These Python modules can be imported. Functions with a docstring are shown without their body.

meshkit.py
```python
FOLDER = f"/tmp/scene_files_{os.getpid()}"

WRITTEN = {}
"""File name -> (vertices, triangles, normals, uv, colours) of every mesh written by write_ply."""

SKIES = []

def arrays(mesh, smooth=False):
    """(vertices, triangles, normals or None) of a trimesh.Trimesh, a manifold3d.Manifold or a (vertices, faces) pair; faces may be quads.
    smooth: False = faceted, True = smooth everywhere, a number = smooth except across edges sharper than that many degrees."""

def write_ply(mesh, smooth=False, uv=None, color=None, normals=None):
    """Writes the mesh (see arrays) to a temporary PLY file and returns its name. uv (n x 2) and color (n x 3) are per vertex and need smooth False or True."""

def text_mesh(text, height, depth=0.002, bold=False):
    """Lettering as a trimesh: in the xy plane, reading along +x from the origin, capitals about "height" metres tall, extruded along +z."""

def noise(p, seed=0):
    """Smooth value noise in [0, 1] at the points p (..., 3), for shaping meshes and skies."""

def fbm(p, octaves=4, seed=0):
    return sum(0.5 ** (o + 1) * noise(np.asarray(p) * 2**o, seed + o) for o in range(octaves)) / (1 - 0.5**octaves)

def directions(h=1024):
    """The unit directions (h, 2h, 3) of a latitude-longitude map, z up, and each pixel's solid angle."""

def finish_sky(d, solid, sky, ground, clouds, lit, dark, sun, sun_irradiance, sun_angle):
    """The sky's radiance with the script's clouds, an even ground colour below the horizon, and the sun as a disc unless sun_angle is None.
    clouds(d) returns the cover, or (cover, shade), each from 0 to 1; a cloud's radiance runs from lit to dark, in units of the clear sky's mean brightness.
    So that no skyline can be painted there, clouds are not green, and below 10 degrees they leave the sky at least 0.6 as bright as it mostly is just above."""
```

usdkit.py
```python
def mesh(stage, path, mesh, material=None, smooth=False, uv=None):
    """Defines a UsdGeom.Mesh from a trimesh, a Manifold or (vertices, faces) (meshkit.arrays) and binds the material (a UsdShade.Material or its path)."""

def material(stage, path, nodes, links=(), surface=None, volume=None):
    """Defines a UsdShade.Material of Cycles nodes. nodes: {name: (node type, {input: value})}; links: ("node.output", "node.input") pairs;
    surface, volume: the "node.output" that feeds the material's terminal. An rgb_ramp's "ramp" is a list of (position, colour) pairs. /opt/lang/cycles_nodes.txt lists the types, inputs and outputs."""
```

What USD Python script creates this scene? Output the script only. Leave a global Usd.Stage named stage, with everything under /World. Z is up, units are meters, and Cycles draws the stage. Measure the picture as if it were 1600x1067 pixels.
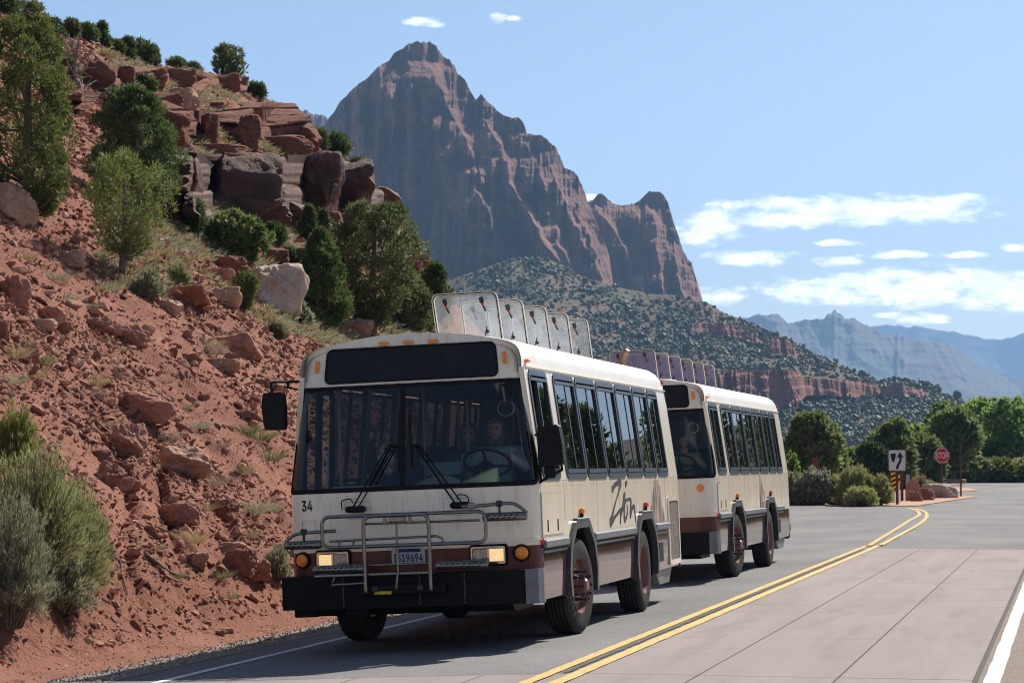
import math, numpy as np, trimesh, usdkit, meshkit
import manifold3d as m3
from pxr import Usd, UsdGeom, UsdLux, UsdShade, Gf, Sdf, Vt
from shapely.geometry import Polygon, LineString, Point, box as sbox
from shapely import affinity, union_all

stage = Usd.Stage.CreateInMemory()
UsdGeom.SetStageUpAxis(stage, 'Z')
stage.SetDefaultPrim(UsdGeom.Xform.Define(stage, '/World').GetPrim())
T = Sdf.ValueTypeNames

# ---------------------------------------------------------------- camera, sky, sun, exposure
F, EYE, PITCH = 4000.0, 1.73, math.atan(190.5 / 4000.0)
EXPOSURE = 0.90
SKY_STRENGTH, SUN_INTENSITY, SUN_COLOR = 0.050, 1.25, (1.0, 0.93, 0.82)
SUN_AZ, SUN_EL = math.radians(33.5), math.radians(42.5)
HAZE_DENSITY = 0.000062
cam = UsdGeom.Camera.Define(stage, '/World/camera')
cam.CreateHorizontalApertureAttr(36.0); cam.CreateVerticalApertureAttr(24.0)
cam.CreateFocalLengthAttr(36.0 * F / 1600.0)
cam.CreateClippingRangeAttr((0.1, 60000.0))
cam.CreateFStopAttr(9.0); cam.CreateFocusDistanceAttr(27.0)
cam.CreateExposureAttr(EXPOSURE)
cam.AddTranslateOp().Set((0, 0, EYE)); cam.AddRotateXOp().Set(90 + math.degrees(PITCH))

SUN = np.array([math.sin(SUN_AZ) * math.cos(SUN_EL), math.cos(SUN_AZ) * math.cos(SUN_EL), math.sin(SUN_EL)])
sun = UsdLux.DistantLight.Define(stage, '/World/sun')
sun.CreateIntensityAttr(SUN_INTENSITY); sun.CreateAngleAttr(0.53); sun.CreateNormalizeAttr(True); sun.CreateColorAttr(SUN_COLOR)
_m = Gf.Matrix4d(1).SetLookAt(Gf.Vec3d(*SUN), Gf.Vec3d(0, 0, 0), Gf.Vec3d(0, 0, 1)).GetInverse()
sun.AddTransformOp().Set(Gf.Matrix4d(_m.ExtractRotationMatrix(), Gf.Vec3d(0, 0, 0)))

def pix_angles(px, py):
    """Bearing (from +y towards +x) and elevation of the direction in which the photograph shows a pixel."""
    x, y = (px - 800) / F, -(py - 533.5) / F
    d = np.array([x, math.cos(PITCH) - y * math.sin(PITCH), math.sin(PITCH) + y * math.cos(PITCH)])
    return math.atan2(d[0], d[1]), math.atan2(d[2], math.hypot(d[0], d[1]))

CLOUDS = [(1235, 332, 140, 24), (1400, 328, 140, 22), (1480, 311, 62, 9), (1105, 360, 58, 20), (1165, 402, 66, 12), (1137, 463, 40, 15),
          (1305, 380, 36, 5), (1311, 410, 40, 8), (1404, 398, 54, 6), (1506, 398, 40, 5), (1290, 455, 100, 20), (1430, 448, 190, 30), (1580, 458, 130, 28),
          (1442, 497, 42, 8), (660, 35, 26, 8), (678, 40, 18, 6), (778, 31, 20, 8), (798, 30, 16, 5), (1584, 387, 24, 7), (1385, 492, 22, 5), (925, 309, 20, 6)]
CLOUD_COLOR = (25.0, 25.0, 25.2)
def sky_material():
    n = {'sky': ('sky_texture', {'sky_type': 'single_scattering', 'sun_disc': False, 'sun_elevation': SUN_EL, 'sun_rotation': SUN_AZ,
                                 'altitude': 1200.0, 'air_density': 0.85, 'aerosol_density': 2.4, 'ozone_density': 0.5}),
         'tc': ('texture_coordinate', {}), 'sep': ('separate_xyz', {}), 'az': ('math', {'math_type': 'arctan2'}), 'el': ('math', {'math_type': 'arcsine'}),
         'scl': ('mapping', {'mapping_type': 'point', 'scale': (85, 85, 230)}),
         'n1': ('noise_texture', {'scale': 1.0, 'detail': 8.0, 'roughness': 0.6}),
         'nb': ('math', {'math_type': 'multiply_add', 'value2': 5.6, 'value3': -2.85}),
         'cover': ('map_range', {'range_type': 'smoothstep', 'from_min': -0.6, 'from_max': 1.3, 'to_min': 0.0, 'to_max': 1.0}),
         'fl': ('mapping', {'mapping_type': 'point', 'scale': (5, 5, 26)}),
         'n2': ('noise_texture', {'scale': 1.0, 'detail': 6.0, 'roughness': 0.6}),
         'far': ('map_range', {'range_type': 'smoothstep', 'from_min': 0.60, 'from_max': 0.72, 'to_min': 0.0, 'to_max': 0.9}),
         'aza': ('math', {'math_type': 'absolute'}),
         'out': ('map_range', {'range_type': 'smoothstep', 'from_min': 0.22, 'from_max': 0.32, 'to_min': 0.0, 'to_max': 1.0}),
         'fo': ('math', {'math_type': 'multiply'}), 'any': ('math', {'math_type': 'maximum'}),
         'mix': ('mix', {'mix_type': 'mix'}), 'shn': ('noise_texture', {'scale': 2.3, 'detail': 6.0, 'roughness': 0.6}),
         'shr': ('rgb_ramp', {'ramp': [(0.35, tuple(0.70 * c for c in CLOUD_COLOR)), (0.62, CLOUD_COLOR)]}),
         'bg': ('background_shader', {'strength': SKY_STRENGTH})}
    L = [('tc.generated', 'sep.vector'), ('sep.x', 'az.value1'), ('sep.y', 'az.value2'), ('sep.z', 'el.value1'), ('tc.generated', 'scl.vector'), ('scl.vector', 'n1.vector'),
         ('n1.fac', 'nb.value1'), ('tc.generated', 'fl.vector'), ('fl.vector', 'n2.vector'), ('n2.fac', 'far.value'), ('az.value', 'aza.value1'), ('aza.value', 'out.value'),
         ('far.result', 'fo.value1'), ('out.result', 'fo.value2')]
    last = None
    for i, (px, py, rx, ry) in enumerate(CLOUDS):
        a, e = pix_angles(px, py); ra, re = rx / F, ry / F
        n[f'u{i}'] = ('math', {'math_type': 'multiply_add', 'value2': 1 / ra, 'value3': -a / ra})
        n[f'v{i}'] = ('math', {'math_type': 'multiply_add', 'value2': 1 / re, 'value3': -e / re})
        n[f'uu{i}'] = ('math', {'math_type': 'multiply'}); n[f'd{i}'] = ('math', {'math_type': 'multiply_add'})
        L += [('az.value', f'u{i}.value1'), ('el.value', f'v{i}.value1'), (f'u{i}.value', f'uu{i}.value1'), (f'u{i}.value', f'uu{i}.value2'),
              (f'v{i}.value', f'd{i}.value1'), (f'v{i}.value', f'd{i}.value2'), (f'uu{i}.value', f'd{i}.value3')]
        if last is None: last = f'd{i}.value'
        else:
            n[f'm{i}'] = ('math', {'math_type': 'minimum'}); L += [(last, f'm{i}.value1'), (f'd{i}.value', f'm{i}.value2')]; last = f'm{i}.value'
    n['inv'] = ('math', {'math_type': 'subtract', 'value1': 1.0}); n['sum'] = ('math', {'math_type': 'add'})
    n['clip'] = ('math', {'math_type': 'maximum', 'value2': -2.2})
    L += [(last, 'inv.value2'), ('inv.value', 'clip.value1'), ('clip.value', 'sum.value1'), ('nb.value', 'sum.value2'), ('sum.value', 'cover.value'),
          ('cover.result', 'any.value1'), ('fo.value', 'any.value2'), ('scl.vector', 'shn.vector'), ('shn.fac', 'shr.fac'), ('shr.color', 'mix.color2'), ('any.value', 'mix.fac'), ('sky.color', 'mix.color1'), ('mix.color', 'bg.color')]
    return usdkit.material(stage, '/World/Looks/sky', n, L, surface='bg.background')
dome = UsdLux.DomeLight.Define(stage, '/World/sky')
dome.CreateIntensityAttr(1.0)
UsdShade.MaterialBindingAPI.Apply(dome.GetPrim()).Bind(sky_material())
dome.GetPrim().SetCustomDataByKey('kind', 'structure')

# ---------------------------------------------------------------- scene helpers
COUNT = {}
def fresh(parent, name):
    p = f'{parent}/{name}'; k = COUNT.get(p, 0); COUNT[p] = k + 1
    return p if k == 0 else f'{p}_{k:03d}'
def tag(path, label=None, cat=None, group=None, kind=None):
    pr = stage.GetPrimAtPath(path)
    for k, v in (('label', label), ('category', cat), ('group', group), ('kind', kind)):
        if v: pr.SetCustomDataByKey(k, v)
    return path
def xf(path, loc=(0, 0, 0), rz=0.0, scale=None, tilt=None, mat=None):
    x = UsdGeom.Xformable(stage.GetPrimAtPath(path))
    if mat is not None: x.AddTransformOp().Set(Gf.Matrix4d(*np.asarray(mat, float).T.ravel().tolist())); return
    x.AddTranslateOp().Set(Gf.Vec3d(*map(float, loc))); x.AddRotateXYZOp().Set(Gf.Vec3f(*(list(map(float, tilt)) + [math.degrees(rz)] if tilt else [0, 0, math.degrees(rz)])))
    s = (1, 1, 1) if scale is None else (scale,) * 3 if np.ndim(scale) == 0 else scale
    x.AddScaleOp().Set(Gf.Vec3f(*map(float, s)))
def thing(name, label, cat, group=None, parent='/World', **kw):
    p = fresh(parent, name); UsdGeom.Xform.Define(stage, p); tag(p, label, cat, group); xf(p, **kw); return p
def obj(name, mesh, mat, parent='/World', smooth=False, label=None, cat=None, group=None, kind=None):
    p = fresh(parent, name); usdkit.mesh(stage, p, mesh, MAT[mat], smooth); return tag(p, label, cat, group, kind)
stage.CreateClassPrim('/World/prototypes')
def proto(name):
    p = fresh('/World/prototypes', name); UsdGeom.Xform.Define(stage, p); return p
def copy(name, src, label, cat, group=None, **kw):
    p = fresh('/World', name); x = UsdGeom.Xform.Define(stage, p); x.GetPrim().GetReferences().AddInternalReference(src); x.GetPrim().SetInstanceable(True)
    tag(p, label, cat, group); xf(p, **kw); return p
def scatter(name, meshes, mats, pos, rot, scl, idx, kind='stuff', label=None, cat=None, smooth=False):
    """Many small uncountable pieces as one PointInstancer."""
    p = fresh('/World', name); pi = UsdGeom.PointInstancer.Define(stage, p)
    for k, (me, ma) in enumerate(zip(meshes, mats)):
        usdkit.mesh(stage, f'{p}/shape_{k:03d}', me, MAT[ma], smooth); pi.CreatePrototypesRel().AddTarget(f'{p}/shape_{k:03d}')
    pi.CreatePositionsAttr(Vt.Vec3fArray.FromNumpy(np.asarray(pos, np.float32)))
    q = trimesh_quats(rot)
    pi.CreateOrientationsAttr(Vt.QuathArray([Gf.Quath(float(a), float(b), float(c), float(d)) for a, b, c, d in q]))
    scl = np.asarray(scl, np.float32); scl = np.repeat(scl[:, None], 3, 1) if scl.ndim == 1 else scl
    pi.CreateScalesAttr(Vt.Vec3fArray.FromNumpy(np.ascontiguousarray(scl))); pi.CreateProtoIndicesAttr(Vt.IntArray([int(i) for i in idx]))
    return tag(p, label, cat, None, kind)
def trimesh_quats(rot):
    """rot: (n,3) euler angles x, y, z -> quaternions w x y z."""
    h = np.asarray(rot, float) / 2; c, s = np.cos(h), np.sin(h)
    return np.stack([c[:, 0] * c[:, 1] * c[:, 2] + s[:, 0] * s[:, 1] * s[:, 2], s[:, 0] * c[:, 1] * c[:, 2] - c[:, 0] * s[:, 1] * s[:, 2],
                     c[:, 0] * s[:, 1] * c[:, 2] + s[:, 0] * c[:, 1] * s[:, 2], c[:, 0] * c[:, 1] * s[:, 2] - s[:, 0] * s[:, 1] * c[:, 2]], 1)
# mesh pieces: all are (vertices, triangles)
def tri(mesh):
    v, f, _ = meshkit.arrays(mesh); return v, f
def cat(*ms):
    vs, fs, k = [], [], 0
    for m in ms:
        v, f = tri(m); vs.append(v); fs.append(f + k); k += len(v)
    return np.vstack(vs), np.vstack(fs)
def bx(x0, x1, y0, y1, z0, z1, b=0.0):
    """A box, its edges chamfered by b."""
    if b <= 0: return tri(trimesh.creation.box(bounds=[[x0, y0, z0], [x1, y1, z1]]))
    P = []
    for sx in (0, 1):
        for sy in (0, 1):
            for sz in (0, 1):
                c = np.array([(x0, x1)[sx], (y0, y1)[sy], (z0, z1)[sz]]); o = np.array([b - 2 * b * sx, b - 2 * b * sy, b - 2 * b * sz])
                P += [c + o * [0, 1, 1], c + o * [1, 0, 1], c + o * [1, 1, 0]]
    return tri(trimesh.convex.convex_hull(np.array(P)))
def tube(pts, r, n=8, closed=False, caps=True):
    p = np.asarray(pts, float); r = np.broadcast_to(np.asarray(r, float), (len(p),))
    t = np.roll(p, -1, 0) - np.roll(p, 1, 0) if closed else np.gradient(p, axis=0)
    t /= np.linalg.norm(t, axis=1, keepdims=True) + 1e-12
    a = np.zeros_like(p); u = np.cross(t[0], [0, 0, 1.0]) if abs(t[0, 2]) < 0.9 else np.cross(t[0], [1.0, 0, 0])
    for i in range(len(p)):
        u = u - t[i] * (u @ t[i]); u /= np.linalg.norm(u) + 1e-12; a[i] = u
    b = np.cross(t, a); g = np.arange(n) * 2 * np.pi / n
    v = (p[:, None] + r[:, None, None] * (np.cos(g)[None, :, None] * a[:, None] + np.sin(g)[None, :, None] * b[:, None])).reshape(-1, 3)
    m = len(p); i, j = np.meshgrid(np.arange(m if closed else m - 1), np.arange(n), indexing='ij'); i2 = (i + 1) % m; j2 = (j + 1) % n
    q = np.stack([i * n + j, i * n + j2, i2 * n + j2, i2 * n + j], -1).reshape(-1, 4)
    f = np.vstack([q[:, [0, 1, 2]], q[:, [0, 2, 3]]])
    if caps and not closed:
        k = len(v); v = np.vstack([v, p[:1], p[-1:]]); e = np.arange(n); e2 = (e + 1) % n
        f = np.vstack([f, np.stack([e2, e, np.full(n, k)], 1), np.stack([(m - 1) * n + e, (m - 1) * n + e2, np.full(n, k + 1)], 1)])
    return v, f
def smoothline(pts, k=6, closed=False):
    """Catmull-Rom through the points."""
    p = np.asarray(pts, float); out = []; n = len(p)
    for i in range(n if closed else n - 1):
        a, b, c, d = (p[(i + o) % n] if closed else p[min(max(i + o, 0), n - 1)] for o in (-1, 0, 1, 2))
        for s in np.arange(k) / k:
            out.append(0.5 * (2 * b + (c - a) * s + (2 * a - 5 * b + 4 * c - d) * s * s + (3 * b - a - 3 * c + d) * s ** 3))
    if not closed: out.append(p[-1])
    return np.array(out)
def lathe(prof, n=24, axis='z'):
    v, f = tri(trimesh.creation.revolve(np.asarray(prof, float), sections=n))
    if axis == 'x': v = v[:, [2, 0, 1]]
    if axis == 'y': v = v[:, [1, 2, 0]]
    return v, f
def mv(m, loc=(0, 0, 0), rz=0.0, s=1.0, R=None):
    v, f = tri(m); v = v * s
    if R is not None: v = v @ np.asarray(R).T
    c, q = math.cos(rz), math.sin(rz)
    return v @ np.array([[c, q, 0], [-q, c, 0], [0, 0, 1]]) + np.asarray(loc, float), f
def rotm(axis, a): return trimesh.transformations.rotation_matrix(a, axis)[:3, :3]
def slab_map(poly, fn, depth=0.03, edge=None):
    """Extrudes a polygon (u, v) by depth and bends it: fn(u, v, w) -> points, w from 0 (outer face) to depth (inner)."""
    out = []
    for g in getattr(poly, 'geoms', [poly]):
        m = trimesh.creation.extrude_polygon(g, depth, engine='earcut'); v, f = np.array(m.vertices), np.array(m.faces)
        if edge: v, f = trimesh.remesh.subdivide_to_size(v, f, edge, max_iter=12)
        v = np.array(v); out.append((np.asarray(fn(v[:, 0], v[:, 1], v[:, 2])), f))
    v, f = cat(*out)
    a = trimesh.Trimesh(v, f, process=False)
    return v, f
def rrect(x0, x1, y0, y1, r): return sbox(x0 + r, y0 + r, x1 - r, y1 - r).buffer(r, quad_segs=5)
def sheet(us, vs, fn):
    u, v = np.meshgrid(us, vs, indexing='ij'); P = np.asarray(fn(u.ravel(), v.ravel())); n, m = len(us), len(vs)
    i, j = np.meshgrid(np.arange(n - 1), np.arange(m - 1), indexing='ij')
    q = np.stack([i * m + j, (i + 1) * m + j, (i + 1) * m + j + 1, i * m + j + 1], -1).reshape(-1, 4)
    return P, np.vstack([q[:, [0, 1, 2]], q[:, [0, 2, 3]]])
fbm, noise = meshkit.fbm, meshkit.noise
def n2(x, y, s, o=4, seed=0): return fbm(np.stack([np.asarray(x) / s, np.asarray(y) / s, np.full(np.shape(x), 0.37)], -1), o, seed)

# ---------------------------------------------------------------- materials
MAT = {}
def mat(name, c1, c2=None, scale=4.0, rough=0.7, metal=0.0, bump=0.0, bscale=None, spec=0.3, coat=0.0, detail=5, lo=0.35, hi=0.65, stretch=(1, 1, 1), c3=None, scale3=40.0, f3=0.5, emit=None, es=0.0, random=0.0, bdist=0.02, rot=0.0, coord='geo.position'):
    n = {'p': ('principled_bsdf', {'base_color': c1, 'roughness': rough, 'metallic': metal, 'specular_ior_level': spec, 'coat_weight': coat, 'coat_roughness': 0.05}),
         'geo': ('geometry', {}), 'tco': ('texture_coordinate', {}), 'map': ('mapping', {'scale': stretch})}
    L = [(coord, 'map.vector')]; col = None
    if rot: n['rotm'] = ('mapping', {'rotation': (0, 0, rot)}); L = [(coord, 'rotm.vector'), ('rotm.vector', 'map.vector')]
    if c2 is not None:
        n['n'] = ('noise_texture', {'scale': scale, 'detail': float(detail), 'roughness': 0.6}); n['r'] = ('rgb_ramp', {'ramp': [(lo, c1), (hi, c2)]})
        L += [('map.vector', 'n.vector'), ('n.fac', 'r.fac')]; col = 'r.color'
    if c3 is not None:
        n['n3'] = ('noise_texture', {'scale': scale3, 'detail': 3.0, 'roughness': 0.65}); n['r3'] = ('map_range', {'range_type': 'smoothstep', 'from_min': 0.52, 'from_max': 0.66, 'to_min': 0.0, 'to_max': f3})
        n['m3'] = ('mix', {'mix_type': 'mix', 'color1': c1, 'color2': c3}); L += [('map.vector', 'n3.vector'), ('n3.fac', 'r3.value'), ('r3.result', 'm3.fac')]
        if col: L.append((col, 'm3.color1'))
        col = 'm3.color'
    if random:
        n['oi'] = ('object_info', {}); n['rr'] = ('map_range', {'from_min': 0.0, 'from_max': 1.0, 'to_min': 1 - random, 'to_max': 1 + random}); n['hs'] = ('hsv', {'color': c1})
        L += [('oi.random', 'rr.value'), ('rr.result', 'hs.value')] + ([(col, 'hs.color')] if col else []); col = 'hs.color'
    if col: L.append((col, 'p.base_color'))
    if bump:
        n['bn'] = ('noise_texture', {'scale': bscale or scale * 6, 'detail': 6.0, 'roughness': 0.65}); n['b'] = ('bump', {'strength': bump, 'distance': bdist})
        L += [('map.vector', 'bn.vector'), ('bn.fac', 'b.height'), ('b.normal', 'p.normal')]
    if emit is not None: n['p'][1].update({'emission_color': emit, 'emission_strength': es})
    MAT[name] = usdkit.material(stage, f'/World/Looks/{name}', n, L, surface='p.BSDF')
def leafmat(name, c1, c2, scale=1.2, tr=0.35, random=0.15):
    n = {'geo': ('geometry', {}), 'n': ('noise_texture', {'scale': scale, 'detail': 4.0}), 'r': ('rgb_ramp', {'ramp': [(0.3, c1), (0.7, c2)]}),
         'oi': ('object_info', {}), 'rr': ('map_range', {'from_min': 0.0, 'from_max': 1.0, 'to_min': 1 - random, 'to_max': 1 + random}), 'hs': ('hsv', {}),
         'p': ('principled_bsdf', {'roughness': 0.6, 'specular_ior_level': 0.25}), 't': ('translucent_bsdf', {}), 'mx': ('mix_closure', {'fac': tr})}
    L = [('geo.position', 'n.vector'), ('n.fac', 'r.fac'), ('r.color', 'hs.color'), ('oi.random', 'rr.value'), ('rr.result', 'hs.value'), ('hs.color', 'p.base_color'), ('hs.color', 't.color'),
         ('p.BSDF', 'mx.closure1'), ('t.BSDF', 'mx.closure2')]
    MAT[name] = usdkit.material(stage, f'/World/Looks/{name}', n, L, surface='mx.closure')
def panemat(name, tint, ior=1.5, dust=0.0, dcol=(0.5, 0.5, 0.5), gloss=0.0, dscale=6.0):
    """Window pane: sees through, mirrors at a glance; dust: how much dirt lies on it."""
    n = {'t': ('transparent_bsdf', {'color': tint}), 'g': ('glossy_bsdf', {'color': (1, 1, 1), 'roughness': gloss}), 'f': ('fresnel', {'IOR': ior}), 'm': ('mix_closure', {})}
    L = [('f.fac', 'm.fac'), ('t.BSDF', 'm.closure1'), ('g.BSDF', 'm.closure2')]; s = 'm.closure'
    if dust:
        n.update({'geo': ('geometry', {}), 'mp': ('mapping', {'scale': (1, 1, 0.35)}), 'n': ('noise_texture', {'scale': dscale, 'detail': 8.0, 'roughness': 0.7}),
                  'r': ('map_range', {'from_min': 0.3, 'from_max': 0.75, 'to_min': dust * 0.35, 'to_max': dust}), 'd': ('diffuse_bsdf', {'color': dcol}), 'dt': ('translucent_bsdf', {'color': dcol}), 'dm': ('mix_closure', {'fac': 0.5}), 'm2': ('mix_closure', {})})
        L += [('geo.position', 'mp.vector'), ('mp.vector', 'n.vector'), ('n.fac', 'r.value'), ('d.BSDF', 'dm.closure1'), ('dt.BSDF', 'dm.closure2'), ('r.result', 'm2.fac'), ('m.closure', 'm2.closure1'), ('dm.closure', 'm2.closure2')]; s = 'm2.closure'
    MAT[name] = usdkit.material(stage, f'/World/Looks/{name}', n, L, surface=s)

mat('cream', (0.70, 0.62, 0.50), (0.77, 0.69, 0.565), scale=1.5, rough=0.22, spec=0.5, coat=0.4, stretch=(3, 3, 0.4), c3=(0.55, 0.47, 0.37), scale3=5, f3=0.5)
mat('roof_white', (0.80, 0.79, 0.75), (0.74, 0.72, 0.67), scale=3, rough=0.35, spec=0.5)
mat('interior_wall', (0.36, 0.35, 0.33), (0.42, 0.41, 0.38), scale=3)
mat('maroon', (0.085, 0.017, 0.013), (0.11, 0.025, 0.018), scale=2, rough=0.3, spec=0.25, coat=0.12)
mat('mauve', (0.055, 0.020, 0.019), (0.07, 0.028, 0.026), scale=1.5, rough=0.05, spec=0.45, coat=0.3, metal=0.05, bump=0.05, bscale=2.5, bdist=0.02)
mat('black_rubber', (0.006, 0.006, 0.006), (0.011, 0.0105, 0.01), scale=20, rough=0.6, spec=0.12)
mat('black_plastic', (0.006, 0.006, 0.0065), (0.010, 0.010, 0.010), scale=12, rough=0.55, spec=0.15)
mat('tyre', (0.018, 0.017, 0.017), (0.035, 0.032, 0.029), scale=9, rough=0.85, bump=0.2, bscale=60, spec=0.15)
mat('rim_red', (0.17, 0.075, 0.067), (0.23, 0.115, 0.10), scale=6, rough=0.35)
mat('dark_metal', (0.03, 0.03, 0.032), (0.05, 0.048, 0.045), scale=15, rough=0.45, metal=0.4)
mat('steel', (0.20, 0.18, 0.165), (0.26, 0.24, 0.22), scale=20, rough=0.28, metal=0.95)
mat('chrome', (0.52, 0.49, 0.46), (0.42, 0.40, 0.37), scale=30, rough=0.12, metal=1.0)
mat('aluminium_grey', (0.115, 0.12, 0.13), (0.15, 0.155, 0.165), scale=10, rough=0.38, metal=0.2, spec=0.4)
mat('arch_grey', (0.035, 0.037, 0.042), (0.05, 0.053, 0.06), scale=9, rough=0.3, spec=0.5)
mat('frame_dark', (0.022, 0.024, 0.028), (0.034, 0.036, 0.042), scale=12, rough=0.32, spec=0.5)
mat('amber', (0.85, 0.26, 0.02), (0.75, 0.20, 0.015), scale=60, rough=0.25, spec=0.5)
mat('red_lens', (0.55, 0.02, 0.02), rough=0.25, spec=0.5)
mat('lamp_on', (0.9, 0.8, 0.6), c2=(0.5, 0.36, 0.2), scale=40, emit=(1.0, 0.66, 0.28), es=0.42)
mat('lamp_off', (0.16, 0.16, 0.17), (0.40, 0.40, 0.42), scale=45, rough=0.1, metal=0.6)
mat('sign_black', (0.010, 0.009, 0.010), (0.016, 0.014, 0.016), scale=4, rough=0.2, spec=0.18)
mat('lettering', (0.04, 0.042, 0.046), (0.055, 0.056, 0.06), scale=20, rough=0.7, spec=0.1)
mat('decal', (0.44, 0.35, 0.30), (0.10, 0.07, 0.07), scale=5.0, rough=0.3, stretch=(3, 3, 0.45), lo=0.42, hi=0.58)
mat('mesh_grille', (0.23, 0.185, 0.15), (0.02, 0.017, 0.015), scale=55, rough=0.6, detail=1, lo=0.47, hi=0.53)
mat('plate_white', (0.40, 0.40, 0.43), (0.35, 0.35, 0.37), scale=9, rough=0.4)
mat('plate_ink', (0.025, 0.028, 0.06))
mat('yellow_tag', (0.55, 0.38, 0.03))
mat('white_sticker', (0.75, 0.75, 0.74))
mat('seat_cloth', (0.03, 0.04, 0.075), (0.045, 0.055, 0.10), scale=14, rough=0.9)
mat('pole_tan', (0.55, 0.36, 0.24), rough=0.4)
mat('dash_grey', (0.04, 0.042, 0.045), (0.06, 0.06, 0.062), scale=8)
mat('floor_dark', (0.05, 0.05, 0.05))
mat('paper', (0.70, 0.72, 0.66)); mat('paper_green', (0.55, 0.72, 0.45)); mat('teal_board', (0.20, 0.36, 0.37))
mat('exhaust', (0.36, 0.20, 0.10), (0.16, 0.12, 0.10), scale=9, rough=0.4, metal=0.7)
mat('skin', (0.52, 0.32, 0.24), (0.57, 0.36, 0.28), scale=12, rough=0.5); mat('hair_grey', (0.13, 0.095, 0.07), (0.21, 0.165, 0.125), scale=30, stretch=(1, 1, .2)); mat('hair_dark', (0.04, 0.03, 0.025))
mat('shirt_blue', (0.42, 0.50, 0.58), (0.48, 0.55, 0.62), scale=6); mat('shirt_olive', (0.40, 0.37, 0.13), (0.45, 0.42, 0.16), scale=6); mat('shirt_dark', (0.08, 0.08, 0.10)); mat('trousers', (0.10, 0.11, 0.12))
mat('pink', (0.70, 0.12, 0.35), rough=0.3); mat('eye', (0.02, 0.015, 0.012), rough=0.2); mat('lip', (0.42, 0.17, 0.15))
panemat('windshield', (0.47, 0.53, 0.54), 1.48)
panemat('side_glass', (0.15, 0.16, 0.165), 1.62)
panemat('hatch_glass', (0.80, 0.83, 0.86), 1.4, dust=0.33, dcol=(0.55, 0.58, 0.62), dscale=9)
panemat('hatch_purple', (0.62, 0.58, 0.74), 1.4, dust=0.85, dcol=(0.085, 0.078, 0.125), dscale=9)
panemat('mirror_glass', (0.02, 0.02, 0.02), 4.0)
mat('asphalt', (0.115, 0.114, 0.118), (0.175, 0.173, 0.175), scale=0.35, rough=0.9, bump=0.5, bscale=90, stretch=(1.0, 0.45, 1), rot=math.atan(873 / 4000), spec=0.2, c3=(0.25, 0.245, 0.24), scale3=26, f3=0.5, detail=9, bdist=0.01)
mat('asphalt_joint', (0.055, 0.053, 0.052), rough=0.9)
mat('concrete_pink', (0.21, 0.178, 0.174), (0.25, 0.21, 0.206), scale=0.8, rough=0.88, bump=0.3, bscale=40, spec=0.2, c3=(0.145, 0.122, 0.122), scale3=1.1, f3=0.32, stretch=(2.2, 0.22, 1), rot=math.atan(873 / 4000), random=0.012, bdist=0.008)
mat('yellow_paint', (0.64, 0.39, 0.12), (0.55, 0.33, 0.11), scale=8, rough=0.8, c3=(0.22, 0.165, 0.11), scale3=11, f3=0.7)
mat('white_paint', (0.66, 0.66, 0.65), (0.54, 0.54, 0.53), scale=7, rough=0.8, c3=(0.25, 0.24, 0.23), scale3=11, f3=0.7)
mat('gravel_ground', (0.20, 0.155, 0.13), (0.30, 0.25, 0.215), scale=26, rough=0.95, bump=0.8, bscale=50, c3=(0.12, 0.10, 0.09), scale3=50, f3=0.8, bdist=0.03)
mat('gravel_stone', (0.26, 0.215, 0.185), (0.36, 0.32, 0.29), scale=30, rough=0.95, random=0.5)
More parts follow.
